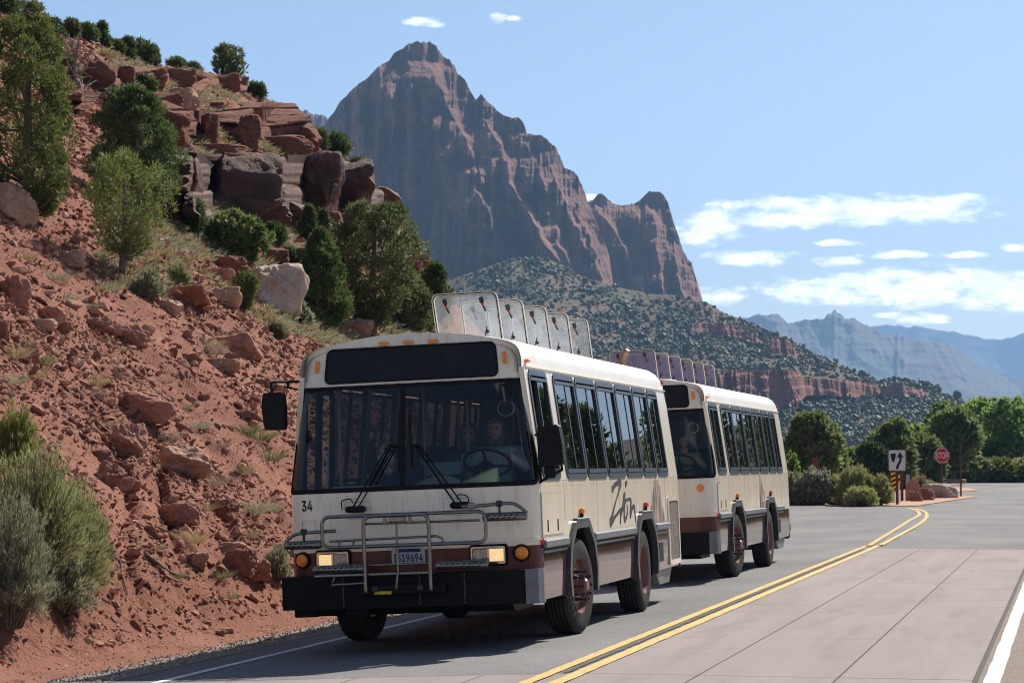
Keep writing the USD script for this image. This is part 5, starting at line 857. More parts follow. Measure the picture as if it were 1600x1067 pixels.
def tree(name, seed, h, w, prof, leaf, label=None, cat='tree', group=None, parent=None, loc=(0, 0, 0), nc=60, per=110, ln=0.11, wd=0.017, base=0.08, cr=0.17, up=0.6, lean=0.0, trunk=0.035, limbs=16, into=None, bark='bark', lop=0.25):
    rg = np.random.default_rng(seed); T_ = into or thing(name, label, cat, group, loc=loc)
    zt = np.linspace(0, 0.86, 9) * h; tx = lean * (zt / h) ** 1.5 * h + 0.02 * h * (fbm(np.stack([zt / h * 3, zt * 0, zt * 0], -1), 2, seed) - 0.5) * 3; ty = 0.02 * h * (fbm(np.stack([zt / h * 3, zt * 0 + 5, zt * 0], -1), 2, seed + 1) - 0.5) * 3
    tr = np.stack([tx, ty, zt - 0.08], 1); ang = rg.uniform(0, 6.28, 6); am = rg.uniform(-lop, lop, 6)
    cl_ = []
    for k in range(nc):
        u = (k + rg.random()) / nc; g = 2.399963 * k + rg.normal() * 0.5; r = np.interp(u, *np.array(PROF[prof]).T) * w / 2 * (1 + sum(am[i] * math.cos((1 + i % 3) * g + ang[i]) for i in range(6)) * 0.5); rr = r * (0.35 + 0.65 * rg.random() ** 0.5); z = h * (base + (1 - base) * u * 0.97); c = np.array([np.interp(z, zt, tx) + rr * math.cos(g), np.interp(z, zt, ty) + rr * math.sin(g), z])
        cl_.append((*c, cr * w * rg.uniform(0.65, 1.25) * (0.55 + 0.45 * r / (w / 2))))
    parts = [tube(tr, trunk * h * (1 - 0.85 * zt / h), 8)]
    for k in rg.choice(nc, min(limbs, nc), replace=False):
        c = np.array(cl_[k][:3]); z0 = max(0.05 * h, c[2] - 0.9 * np.hypot(c[0], c[1]) * rg.uniform(0.5, 1.0)); p0 = np.array([np.interp(z0, zt, tr[:, 0]), np.interp(z0, zt, tr[:, 1]), z0]); mid = (p0 + c) / 2 + [0, 0, -0.04 * h] + rg.normal(size=3) * 0.02 * h
        parts.append(tube(smoothline([p0, mid, c], 3), np.linspace(trunk * h * 0.38 * (1 - 0.6 * z0 / h), trunk * h * 0.08, 7), 5))
    if into: usdkit.mesh(stage, T_ + '/trunk', cat_(parts), MAT[bark], True); usdkit.mesh(stage, T_ + '/crown', crown(rg, cl_, per, ln, wd, up), MAT[leaf])
    else: obj('trunk', cat_(parts), bark, T_, True); obj('crown', crown(rg, cl_, per, ln, wd, up), leaf, T_)
    return T_
def cat_(ms): return cat(*ms)
def onhill(x, yb, yt, w):
    g = hp(x, yb); return g, (yb - yt) / F * g[1] * 1.04, w / F * g[1]
def htree(name, label, x, yb, yt, w, prof, leaf, seed, group=None, **kw):
    g, h, W = onhill(x, yb, yt, w); s = W / 1.6; k = dict(ln=max(0.07, 0.0022 * g[1]) * 1.0, wd=max(0.011, 0.00034 * g[1])); k.update(kw)
    return tree(name, seed, h, W, prof, leaf, label, 'tree', group, loc=g - [0, 0, 0.05], **k)
htree('juniper', 'large olive green juniper filling the upper left edge of the slope', 48, 338, 30, 195, 'round', 'juniper_leaf', 1, nc=150, per=190, cr=0.105, base=0.03, limbs=30, lop=0.35)
htree('juniper', 'dense dark green juniper right of the large olive one', 206, 332, 138, 140, 'oval', 'juniper_dark', 2, nc=120, per=150, cr=0.10, base=0.02, up=0.9)
htree('juniper', 'airy juniper with a bare visible trunk in front of the dark one', 196, 436, 243, 138, 'spread', 'juniper_leaf', 3, nc=75, per=90, cr=0.11, base=0.22, limbs=40, wd=0.012)
htree('oak_shrub', 'rounded light green leafy shrub below the dark cliff', 362, 404, 334, 98, 'round', 'oak_leaf', 4, nc=80, per=80, cr=0.11, base=0.05, wd=0.045, ln=0.12, up=0.3)
htree('juniper', 'dark cone shaped juniper left of the tall pinyon pine', 500, 508, 362, 92, 'cone', 'juniper_dark', 5, nc=110, per=130, cr=0.11, base=0.02, up=0.9)
htree('juniper', 'yellow green young juniper in front of the dark cone', 511, 510, 426, 68, 'oval', 'yellow_green', 6, nc=55, per=110, cr=0.17, base=0.05)
htree('pinyon_pine', 'tall pinyon pine with forked trunk just above the bus roof', 582, 528, 322, 138, 'spread', 'pinyon_leaf', 7, nc=120, per=125, cr=0.095, base=0.12, limbs=40, trunk=0.04)
htree('pinyon_pine', 'smaller pinyon right of the tall forked one', 641, 522, 430, 62, 'oval', 'pinyon_leaf', 8, nc=50, per=110)
htree('pinyon_pine', 'pinyon at the right end of the hill beside the first roof hatch', 678, 505, 416, 48, 'oval', 'juniper_dark', 9, nc=45, per=110)
htree('juniper', 'low dark juniper between the two small pinyons', 660, 522, 470, 34, 'oval', 'juniper_dark', 10, nc=30, per=90)
htree('juniper', 'upright juniper sapling left of the huge pale boulder', 383, 490, 428, 32, 'spread', 'juniper_leaf', 11, nc=34, per=60, base=0.2, limbs=20)
SKYT = [(46, 34, 2, 42, 'o'), (14, 30, -10, 36, 'o'), (80, 90, 30, 36, 'o'), (111, 54, 29, 22, 'o'), (136, 57, 34, 22, 'o'), (160, 68, 30, 21, 'c'), (183, 81, 62, 22, 'o'), (200, 84, 52, 17, 'o'), (224, 98, 66, 38, 'o'), (240, 99, 70, 12, 'c'), (105, 132, 92, 28, 'o'), (226, 148, 120, 28, 'o'), (355, 124, 74, 44, 'o'), (400, 152, 134, 24, 'o'), (278, 106, 95, 20, 'o'), (302, 108, 98, 14, 'o'),
        (497, 232, 205, 24, 'o'), (527, 244, 212, 34, 'o'), (562, 286, 250, 38, 'o'), (556, 334, 288, 20, 'o'), (589, 346, 316, 36, 'o'), (648, 393, 372, 16, 'c'), (302, 366, 314, 38, 'o'), (482, 377, 324, 26, 'c'), (505, 370, 330, 22, 'c'), (430, 384, 350, 30, 'o'), (452, 416, 390, 34, 'o'), (612, 470, 425, 30, 'o')]
SKYL_LAB = ['tree at the very top left on the skyline', 'tree cut by the top left corner', 'tree under the skyline above the dead tree', 'leftmost of three small round skyline trees', 'middle one of three small skyline trees', 'slim pointed skyline tree', 'low tree on the skyline right of the pointed one', 'narrow skyline tree behind the broad dark one', 'broad dark skyline tree above the upper rock band', 'thin tip of a tree right of the broad dark skyline tree', 'tree behind the dead snag', 'shrubby tree on the ledge of the upper rock band', 'lone tree at the right end of the upper rock band', 'small shrub on the ridge right of the lone tree', 'low shrub on the ridge above the rock band', 'tiny shrub on the ridge above the rock band',
            'small tree on the shoulder right of the cliff top', 'spreading tree on the shoulder right of the cliff top', 'dark tree halfway down the right shoulder', 'narrow tree in the gap of the dark cliff', 'tree in front of the round cliff end', 'pointed sapling on the right outcrop', 'dark bush at the left foot of the dark cliff', 'slender conical tree at the foot of the dark cliff', 'second conical tree at the foot of the cliff, further right', 'grey green bush below the middle of the dark cliff', 'bush beside the small red ledge', 'pinyon behind the tall one, on its right']
for k, ((x, yb, yt, w, p), lab) in enumerate(zip(SKYT, SKYL_LAB)):
    htree('hill_tree', lab, x, yb, yt, w, 'round' if p == 'o' else 'cone', 'juniper_dark' if k % 3 else 'pinyon_leaf', 60 + k, 'small dark trees on the hill', nc=26, per=70, cr=0.2, base=0.08, limbs=6)
def snag(name, label, x, yb, yt, seed, spread=0.5):
    g, h, _ = onhill(x, yb, yt, 30); rg = np.random.default_rng(seed); T_ = thing(name, label, 'dead tree', loc=g); ps = smoothline([(0, 0, -0.1), (0.05 * h, 0, 0.25 * h), (-0.02 * h, 0.03 * h, 0.55 * h), (0.06 * h, 0, h)], 4); obj('trunk', tube(ps, np.linspace(0.045 * h, 0.012 * h, len(ps)), 7), 'dead_wood', T_, True)
    for k in range(16):
        u = rg.uniform(0.25, 0.95); p0 = ps[int(u * (len(ps) - 1))]; d = np.array([rg.normal(), rg.normal() * 0.6, rg.uniform(0.0, 0.8)]); d /= np.linalg.norm(d); L_ = h * spread * rg.uniform(0.3, 0.8) * (1.2 - u * 0.6); mid = p0 + d * L_ * 0.5 + rg.normal(size=3) * 0.06 * h
        end = p0 + d * L_ + [0, 0, 0.1 * h]; pp = [tube(smoothline([p0, mid, end], 3), np.linspace(0.014 * h, 0.004 * h, 7), 5)]
        for q in range(3): e2 = mid + (end - mid) * rg.random() + rg.normal(size=3) * 0.11 * h; pp.append(tube([mid + (end - mid) * 0.3 * q, e2], [0.006 * h, 0.0025 * h], 4))
        obj('limb', cat(*pp), 'dead_wood', T_, True)
snag('dead_tree', 'twisted bare dead tree in front of the upper rock band', 118, 172, 52, 3, 0.55); snag('dead_tree', 'bare grey twigs sticking up at the top left skyline', 28, 30, -20, 5, 0.5)
# shrubs and grass
def blades(rg, n, r, ln, wd, lean=0.7, curl=0.25, dome=0.0):
    a = rg.uniform(0, 6.28, n); rad = r * np.sqrt(rg.random(n)); b = np.stack([rad * np.cos(a), rad * np.sin(a), dome * (r - rad) * rg.random(n)], 1); d = np.stack([np.cos(a) * lean * rad / r, np.sin(a) * lean * rad / r, np.ones(n)], 1) + rg.normal(size=(n, 3)) * 0.22; d /= np.linalg.norm(d, axis=1, keepdims=True)
    L_ = ln * rg.uniform(0.5, 1.1, n)[:, None]; s = np.cross(d, rg.normal(size=(n, 3))); s /= np.linalg.norm(s, axis=1, keepdims=True); m = b + d * L_ * 0.55; t = b + d * L_ + np.stack([d[:, 0], d[:, 1], -0.3 + 0 * a], 1) * L_ * curl
    w = wd * rg.uniform(0.7, 1.2, n)[:, None]; v = np.stack([b - s * w, b + s * w, m + s * w * 0.8, m - s * w * 0.8, t], 1).reshape(-1, 3); k = np.arange(n) * 5
    return v, np.vstack([np.stack([k, k + 1, k + 2], 1), np.stack([k, k + 2, k + 3], 1), np.stack([k + 3, k + 2, k + 4], 1)])
def bush(seed, h, w, fine=1.0, nst=150, per=26, wl=0.006, ll=0.07, sp=1.35):
    """A broom like shrub: many thin stems from one base with narrow leaves along them: (stems, leaves)."""
    rg = np.random.default_rng(seed); a = rg.uniform(0, 6.28, nst); el = np.arccos(rg.random(nst) ** sp * 0.97); d = np.stack([np.cos(a) * np.sin(el) * w / 2, np.sin(a) * np.sin(el) * w / 2, np.cos(el) * h * 0.92 + 0.08 * h], 1) * rg.uniform(0.72, 1.05, (nst, 1)); b = d * [0.22, 0.22, 0] + rg.normal(size=(nst, 3)) * [0.03, 0.03, 0] * w; st, C, D = [], [], []
    for k in range(nst):
        p = smoothline([b[k], (b[k] + d[k]) / 2 + [0, 0, 0.10 * h], d[k]], 3); st.append(tube(p, np.linspace(0.0045, 0.0018, len(p)) * fine * 1.4, 3, caps=False)); u = 0.3 + 0.75 * rg.random(per) ** 0.8; i = np.clip(u * (len(p) - 1), 0, len(p) - 1.001); j = i.astype(int); q = p[j] + (p[np.minimum(j + 1, len(p) - 1)] - p[j]) * (i - j)[:, None] + rg.normal(size=(per, 3)) * 0.02 * w; C.append(q); D.append((d[k] / np.linalg.norm(d[k]))[None] + rg.normal(size=(per, 3)) * 0.45 + [0, 0, 0.5])
    C, D = np.vstack(C), np.vstack(D); return cat(*st), leaves(rg, C, D, ll * fine * rg.uniform(0.6, 1.3, len(C)), wl * fine)
def hbush(name, label, x, yb, yt, w, leaf, seed, nst=150, per=26, **kw):
    g, h, W = onhill(x, yb, yt, w); s, l = bush(seed, h, W, nst=nst, per=per, **kw); T_ = thing(name, label, 'shrub', loc=g - [0, 0, 0.04]); obj('stems', s, 'dry_twig', T_); obj('foliage', l, leaf, T_)
hbush('rabbitbrush', 'large feathery sage green shrub hanging over the cut bank at lower left', 52, 905, 688, 190, 'rabbit_green', 1, 560, 28, wl=0.0045, ll=0.075, sp=0.9)
hbush('rabbitbrush', 'second feathery shrub overlapping the large one on its right', 112, 935, 745, 130, 'rabbit_green', 13, 420, 26, wl=0.0045, ll=0.075, sp=0.8)
hbush('rabbitbrush', 'grey green lower half of the brush at the left edge', 12, 975, 770, 150, 'rabbit_grey', 2, 420, 32, wl=0.0045, ll=0.075, sp=0.8)
hbush('rabbitbrush', 'grey brush hanging below the large green shrub', 95, 955, 850, 105, 'rabbit_grey', 12, 240, 24, wl=0.005, ll=0.07)
hbush('rabbitbrush', 'small bright green shrub right of the large feathery one', 140, 880, 795, 72, 'grass_green', 3, 190, 26)
hbush('rabbitbrush', 'yellow green shrub at the left edge above the large feathery one', 22, 735, 628, 78, 'yellow_green', 4, 220, 28)
hbush('rabbitbrush', 'grey green shrub right in front of the huge pale boulder', 415, 468, 428, 30, 'rabbit_green', 5, 90, 24, fine=2.2); hbush('rabbitbrush', 'brown twiggy brush right of the huge pale boulder', 438, 484, 432, 36, 'dry_twig', 6, 120, 20, fine=2.2)
hbush('sagebrush', 'whitish grey sagebrush above the bus roof', 468, 506, 476, 32, 'sage_grey', 7, 90, 26, fine=2.4, wl=0.009); hbush('sagebrush', 'green shrub beside the tilted slab in the grass', 278, 447, 416, 34, 'rabbit_green', 8, 90, 24, fine=2.0); hbush('sagebrush', 'small bright green bush on the slope above the bus mirror', 432, 528, 505, 24, 'grass_green', 9, 80, 24, fine=2.0)
hbush('sagebrush', 'pale grey brush right of the airy juniper', 232, 466, 425, 44, 'rabbit_grey', 10, 120, 24, fine=2.0); hbush('sagebrush', 'grey brush beside the bus bumper at the foot of the slope', 432, 905, 850, 44, 'rabbit_grey', 11, 140, 22)
TUFTP = {}
for key, leaf, n_, r_, ln_, wd_ in (('dry', 'dry_grass', 230, 0.13, 0.30, 0.0024), ('green', 'grass_green', 190, 0.13, 0.24, 0.0036), ('grey', 'rabbit_grey', 260, 0.17, 0.28, 0.0028), ('twig', 'dry_twig', 230, 0.16, 0.30, 0.0022)):
    for k in range(3): p = proto(key + '_tuft_shape'); usdkit.mesh(stage, p + '/blades', blades(np.random.default_rng(hash((len(key), k)) % 1000 + k), n_, r_, ln_, wd_, 1.3), MAT[leaf]); TUFTP.setdefault(key, []).append(p)
TUFT = [(150, 604, 30, 'dry'), (330, 545, 24, 'dry'), (310, 672, 24, 'grey'), (395, 805, 36, 'grey'), (300, 850, 34, 'dry'), (405, 690, 34, 'green'), (418, 722, 40, 'green'), (350, 905, 24, 'green'), (384, 678, 30, 'green'), (180, 672, 26, 'green'), (25, 560, 34, 'dry'), (68, 572, 34, 'green'), (145, 482, 16, 'green'), (164, 535, 14, 'green'), (190, 550, 14, 'green'), (90, 440, 26, 'grey'), (150, 620, 22, 'twig'), (330, 555, 30, 'twig'), (265, 690, 24, 'twig'), (330, 760, 34, 'twig'), (320, 800, 26, 'dry'), (380, 740, 26, 'dry'), (275, 905, 22, 'green'), (360, 935, 18, 'green'), (175, 455, 20, 'grey'), (45, 405, 18, 'dry'), (110, 470, 18, 'grey'), (440, 640, 24, 'green'), (205, 640, 20, 'green'), (230, 668, 22, 'green'), (60, 590, 22, 'dry'), (20, 600, 24, 'grey'), (290, 640, 16, 'dry'), (345, 700, 20, 'twig'), (255, 735, 18, 'dry'), (390, 840, 20, 'dry'), (420, 800, 26, 'grey'), (250, 860, 16, 'green'), (40, 540, 18, 'green'), (260, 600, 16, 'twig')]
for k, (x, yb, h, kind) in enumerate(TUFT):
    g = hp(x, yb); s = h / F * g[1] / 0.30; near = whereabouts(x, yb, 0).replace('small red stone ', ''); copy('grass_tuft', TUFTP[kind][k % 3], {'dry': 'dry straw coloured grass tuft ', 'green': 'small green weed ', 'grey': 'grey green brush tuft ', 'twig': 'bare brown brush tuft '}[kind] + near if True else {'dry': 'tuft of dry straw coloured grass among the red stones', 'green': 'small green weed among the red stones', 'grey': 'grey green tuft of brush among the red stones', 'twig': 'bare brown brush tuft among the red stones'}[kind], 'grass tuft' if kind == 'dry' else 'weed', {'dry': 'dry grass tufts on the slope', 'green': 'green weeds on the slope', 'grey': 'grey tufts on the slope', 'twig': 'brown tufts on the slope'}[kind] + ' ' + near, loc=g, scale=s, rz=k * 1.3)
# grassy ground cover of the upper right slope, benches and ledges
n = 9000; px = rg.uniform(150, 700, n); u = rg.random(n); sk = np.interp(px, SKYL[:, 0], SKYL[:, 1]); lowy = np.interp(px, [150, 250, 330, 430, 520, 700], [440, 455, 470, 520, 540, 560]); py = sk + (lowy - sk) * u; a_ = (px - 800) / F; e_ = (724 - py) / F; q_ = a_ * math.cos(TH) - math.sin(TH); Yc = np.minimum(8.06 / np.maximum(-SLOPE * q_ - e_, 0.03), crest_of(a_) + 0.2); Xc = a_ * Yc
keep = rg.random(n) < np.interp(n2(Xc, Yc, 3.0, 3, 31), [0.42, 0.56], [0.1, 1]); Xc, Yc = Xc[keep], Yc[keep]; n = len(Xc); sc = rg.uniform(0.4, 1.25, n) * np.clip(Yc / 60, 0.7, 1.4)
scatter('ground_cover', [blades(np.random.default_rng(70 + k), 40, 0.15, 0.17, 0.010, 1.5) for k in range(4)], ['dry_grass', 'rabbit_grey', 'grass_green', 'sage_grey'], np.stack([Xc, Yc, hillz(Xc, Yc)], 1), np.stack([0 * Xc, 0 * Xc, rg.uniform(0, 6.28, n)], 1), sc, rg.choice(4, n, p=[.42, .25, .13, .2]), label='dry grass and low brush on the upper slope')
for k, pts in enumerate(([(172, 855), (182, 872), (190, 885), (192, 905), (200, 935)], [(228, 868), (250, 885), (275, 900), (300, 905)], [(240, 880), (262, 905), (288, 912)])):
    pp = np.array([hp(*p) + [0, -0.03, 0.02] for p in pts]); obj('root', tube(smoothline(pp, 4), np.linspace(0.022, 0.008, (len(pp) - 1) * 4 + 1), 6), 'dark_wood' if False else 'bark', smooth=True, label=['long dark root hanging out of the cut bank by the green shrub', 'bare root lying across the bank left of the bus', 'thin root below the bare one on the bank'][k], cat='root')
# wooded far slopes
def blob(seed):
    rg = np.random.default_rng(seed); b = trimesh.creation.icosphere(1); v = np.array(b.vertices); v = v * (1 + 0.35 * (rg.random((len(v), 1)) - 0.5) * 2) * [0.5, 0.5, 0.62] + [0, 0, 0.5]; return v, np.array(b.faces)
Tv = TALUS[0].reshape(900, 264, 3); n = 150000; ii = rg.uniform(0, 897, n) ; jj = rg.uniform(4, 258, n); i0, j0 = ii.astype(int), jj.astype(int); fi, fj = (ii - i0)[:, None], (jj - j0)[:, None]
P_ = Tv[i0, j0] * (1 - fi) * (1 - fj) + Tv[i0 + 1, j0] * fi * (1 - fj) + Tv[i0, j0 + 1] * (1 - fi) * fj + Tv[i0 + 1, j0 + 1] * fi * fj
px_ = 800 + F * P_[:, 0] / P_[:, 1]; den = (0.35 + 0.65 * np.interp(n2(P_[:, 0], P_[:, 2] * 2.0, 19, 2, 85), [0.35, 0.6], [0, 1])) * np.interp(n2(P_[:, 0], P_[:, 2] * 2.2, 60, 3, 81), [0.36, 0.52], [0.22, 1.0]) * np.where(px_ < 1300, 1.0, 0.8) * np.interp(jj, [0, 90, 140], [0.35, 0.6, 1.15])
keep = (rg.random(n) < den) & (px_ < 1750); P_ = P_[keep]; n = len(P_); sc = rg.uniform(1.1, 2.7, n) * (0.7 + 1.1 * rg.random(n) ** 5)
scatter('far_woodland', [blob(k) for k in range(6)], ['forest', 'forest', 'forest', 'forest_pale', 'forest', 'forest_pale'], P_ - [0, 0, 0.4], np.stack([0 * sc, 0 * sc, rg.uniform(0, 6.28, n)], 1), np.stack([sc, sc, sc * rg.uniform(0.7, 1.15, n)], 1), rg.choice(6, n, p=[.2, .16, .14, .22, .12, .16]), label='dark trees dotted over the far slopes')

# ---------------------------------------------------------------- far side of the junction: bushes, trees, signs, stones
def gtree(name, label, x, Y, yt, w, yb, prof, leaf, seed, **kw):
    b = at(x, yb, Y); h = (yb - yt) / F * Y * 1.07; W = w / F * Y; k = dict(ln=0.0028 * Y, wd=0.0007 * Y); k.update(kw); return tree(name, seed, h, W, prof, leaf, label, kw.pop('cat', 'tree') if 'cat' in kw else 'tree', loc=(b[0], b[1], max(-0.1, b[2] - 0.05)), **k)
def gbush(name, label, x0, x1, yt, yb, leaf, seed, Y=None, nst=420, per=40, **kw):
    g = gp((x0 + x1) / 2, yb); Y = Y or g[1]; c = at((x0 + x1) / 2, yb, Y); s, l = bush(seed, (yb - yt) / F * Y, (x1 - x0) / F * Y, nst=nst, per=per, **kw); T_ = thing(name, label, 'bush', loc=c - [0, 0, 0.03]); obj('stems', s, 'dry_twig', T_); obj('foliage', l, leaf, T_)
gbush('round_bush', 'tallest of the yellow green bushes at the road edge left of the signs', 1306, 1366, 727, 790, 'bush_olive', 1, nst=420, per=50, fine=2.4, wl=0.007, sp=1.0)
gbush('round_bush', 'yellow green bush at the left end of the clump by the road edge', 1284, 1334, 743, 789, 'bush_olive', 2, nst=300, per=44, fine=2.4, wl=0.007, sp=0.8)
gbush('round_bush', 'yellow green bush touching the striped marker post', 1346, 1394, 742, 790, 'bush_olive', 12, nst=300, per=44, fine=2.4, wl=0.007, sp=0.8)
gbush('round_bush', 'low yellow green bush spilling to the road edge in the middle of the clump', 1318, 1372, 760, 791, 'bush_olive', 14, nst=260, per=40, fine=2.2, wl=0.007, sp=0.7)
gbush('sage_bush', 'grey flowering bush behind the rear of the second bus', 1246, 1306, 732, 789, 'sage_grey', 3, nst=420, per=44, fine=2.8, wl=0.012)
gbush('sage_bush', 'darker grey green bush right at the second bus tail', 1215, 1258, 738, 789, 'rabbit_grey', 4, nst=320, per=40, fine=2.8, wl=0.011)
gbush('green_bush', 'bright green bush rising behind the grey bush', 1222, 1252, 708, 786, 'bright_leaf', 5, Y=118, nst=300, per=40, fine=3.0, wl=0.012)
gbush('green_bush', 'tuft of dry grass behind the red stones', 1424, 1450, 741, 764, 'dry_grass', 6, Y=128, nst=160, per=14, fine=2.4); gbush('green_bush', 'dark green bush behind the grass tuft', 1432, 1464, 750, 766, 'rabbit_grey', 16, Y=132, nst=160, per=24, fine=2.6)
gtree('juniper', 'dark juniper clump behind the bushes left of the round bush', 1268, 160, 657, 76, 760, 'round', 'mid_green', 21, nc=90, per=120, cr=0.12, base=0.02)
gtree('juniper', 'dark juniper right of the clump, above the brown sign', 1298, 165, 672, 40, 760, 'oval', 'mid_green', 22, nc=50, per=110, cr=0.17, base=0.02)
gtree('juniper', 'low grey green trees above the round bush', 1335, 190, 712, 60, 756, 'round', 'mid_green', 23, nc=50, per=90)
gtree('juniper', 'dark juniper behind the keep right sign', 1398, 175, 668, 58, 762, 'round', 'mid_green', 24, nc=80, per=130, base=0.01)
gtree('juniper', 'small dark juniper left of the keep right sign', 1360, 172, 702, 44, 762, 'round', 'juniper_dark', 25, nc=50, per=110, base=0.01)
gtree('juniper', 'dark juniper hedge between the two signs', 1440, 196, 690, 62, 756, 'round', 'mid_green', 26, nc=80, per=120, base=0.01)
gtree('cottonwood', 'bright green cottonwood behind the dark junipers', 1432, 235, 671, 84, 752, 'round', 'bright_leaf', 27, nc=72, per=62, cr=0.10, lop=0.5, limbs=26, base=0.05, wd=0.17, ln=0.42, up=0.1)
gtree('pinyon_pine', 'olive pinyon behind the stop sign', 1490, 205, 652, 64, 752, 'spread', 'mid_green', 28, nc=80, per=120, base=0.2, limbs=24)
gtree('cottonwood', 'tall bright cottonwood left of the pinyon top', 1478, 260, 636, 62, 750, 'round', 'bright_leaf', 29, nc=72, per=62, cr=0.10, lop=0.5, limbs=26, wd=0.18, ln=0.42, up=0.1, base=0.15)
gtree('cottonwood', 'broad cottonwood with bright crown right of the pinyon', 1535, 250, 630, 84, 750, 'spread', 'bright_leaf', 30, nc=72, per=62, cr=0.10, lop=0.5, limbs=26, wd=0.17, ln=0.42, up=0.1, base=0.1)
gtree('cottonwood', 'cottonwood with a leaning trunk at the right edge', 1588, 240, 632, 88, 750, 'spread', 'bright_leaf', 31, nc=72, per=62, cr=0.10, lop=0.5, limbs=26, wd=0.17, ln=0.42, up=0.1, base=0.25, lean=-0.1)
gtree('cottonwood', 'lower bright green tree at the foot of the cottonwoods', 1546, 238, 696, 66, 752, 'round', 'bright_leaf', 32, nc=72, per=62, cr=0.10, lop=0.5, limbs=26, wd=0.16, ln=0.4, base=0.02)
for k, (x, w, yt, lf) in enumerate([(1462, 40, 716, 'juniper_dark'), (1500, 46, 718, 'juniper_leaf'), (1524, 40, 724, 'rabbit_green'), (1560, 50, 726, 'juniper_leaf'), (1596, 44, 728, 'rabbit_green'), (1640, 60, 700, 'bright_leaf'), (1700, 70, 640, 'bright_leaf')]):
    gtree('roadside_tree', ['dark shrub between the stop sign and the keep right sign', 'shrub right below the pinyon', 'grey green shrub left of the far right tree foot', 'olive shrub under the right cottonwoods', 'shrub above the right stone', 'tree just outside the right edge', 'tall tree beyond the right edge'][k], x, 228 + k, yt, w, 751, 'round', lf, 40 + k, nc=40, per=90, base=0.0, limbs=6)
# the other bank of the valley, seen in the bus windows
LB = ['conifer', 'dark conifer', 'broad tree']
pt = proto('tree_shape'); tree('t', 300, 1.0, 0.42, 'cone', 'juniper_dark', into=pt, nc=60, per=60, ln=0.045, wd=0.009, cr=0.2)
for k in range(34):
    az = math.radians(14.5 + 0.55 * k + rg.normal() * 0.3); d = rg.uniform(90, 190); copy('conifer', pt, 'conifer standing right of the road, mirrored in the bus windows', 'tree', 'conifers right of the road', loc=(d * math.sin(az), d * math.cos(az), -0.05), scale=d * rg.uniform(0.045, 0.095), rz=rg.uniform(0, 6))
def up_thing(name, label, cat_, x, yb, Y=None):
    g = gp(x, yb); Y = Y or g[1]; c = at(x, yb, Y); c[2] = max(c[2], 0.0) if Y == g[1] else c[2]; return thing(name, label, cat_, loc=c), Y / F
def board(w, h, r, z0, mt, T_, y=0.0, nm='panel', th=0.012, parent=None, poly=None):
    return obj(nm, fix(slab_map(poly if poly is not None else rrect(-w / 2, w / 2, z0, z0 + h, r), lambda x, z, q: np.stack([x, y - th + q, z], -1), th)), mt, parent or T_)
# keep right sign
T_, k = up_thing('keep_right_sign', 'white keep right sign with a black curved arrow on a brown post', 'road sign', 1402, 789)
post = obj('post', bx(-0.05, 0.05, -0.02, 0.08, -0.1, 1.55, 0.008), 'post_brown', T_); p = board(26.5 * k, 32.5 * k, 0.04, 53.5 * k, 'post_grey', T_, -0.03, 'panel', 0.01); board(25.2 * k, 31.2 * k, 0.035, 54.1 * k, 'sign_white', T_, -0.042, 'face', 0.004, p)
def ink(pts, mt, nm, par, kx=1.0, y=-0.048): obj(nm, fix(slab_map(Polygon([(a * k, b * k) for a, b in pts]), lambda x, z, q: np.stack([x, y + q, z], -1), 0.004)), mt, par)
sg = lambda pts: [((px - 222) / 260 * 25.5, 53.6 + (440 - py) / 315 * 32.0) for px, py in pts]
ink(sg([(118, 175), (203, 175), (198, 230), (185, 275), (172, 308), (145, 308), (132, 270), (122, 225)]), 'sign_ink', 'shield', p)
ink(sg([(268, 150), (328, 240), (293, 236), (294, 275), (280, 320), (255, 360), (244, 390), (243, 418), (205, 418), (206, 385), (215, 350), (240, 310), (254, 280), (256, 236), (214, 242)]), 'sign_ink', 'arrow', p)
T_, k = up_thing('hazard_marker', 'narrow yellow and black striped marker behind the keep right post', 'road sign', 1397.5, 786); w = 0.26; Pm = board(w, 31 * k, 0.01, 17 * k, 'sign_yellow', T_, 0.06, 'panel', 0.01); obj('post', bx(-0.02, 0.02, 0.065, 0.09, 0, 17 * k), 'post_grey', T_)
for q in range(4):
    z = (18.5 + q * 7.4) * k; s = Polygon([(-w / 2, z - 0.05), (w / 2, z + 0.08), (w / 2, z + 0.18), (-w / 2, z + 0.05)]).intersection(sbox(-w / 2, 17.2 * k, w / 2, 47.8 * k)); obj('stripe', fix(slab_map(s, lambda x, zz, e: np.stack([x, 0.045 + e, zz], -1), 0.004)), 'sign_ink', Pm)
T_, _ = up_thing('hazard_marker', 'second striped marker, showing right of the keep right post', 'road sign', 1405.5, 786, 110.0); Pm = board(0.12, 0.42, 0.01, 0.80, 'sign_yellow', T_, 0.14, 'panel', 0.01); obj('post', bx(-0.03, 0.03, 0.15, 0.18, 0, 1.0), 'white_sticker', T_)
obj('stripe', fix(slab_map(Polygon([(-0.06, 0.92), (0.06, 0.98), (0.06, 1.08), (-0.06, 1.02)]), lambda x, zz, e: np.stack([x, 0.125 + e, zz], -1), 0.004)), 'sign_ink', Pm)
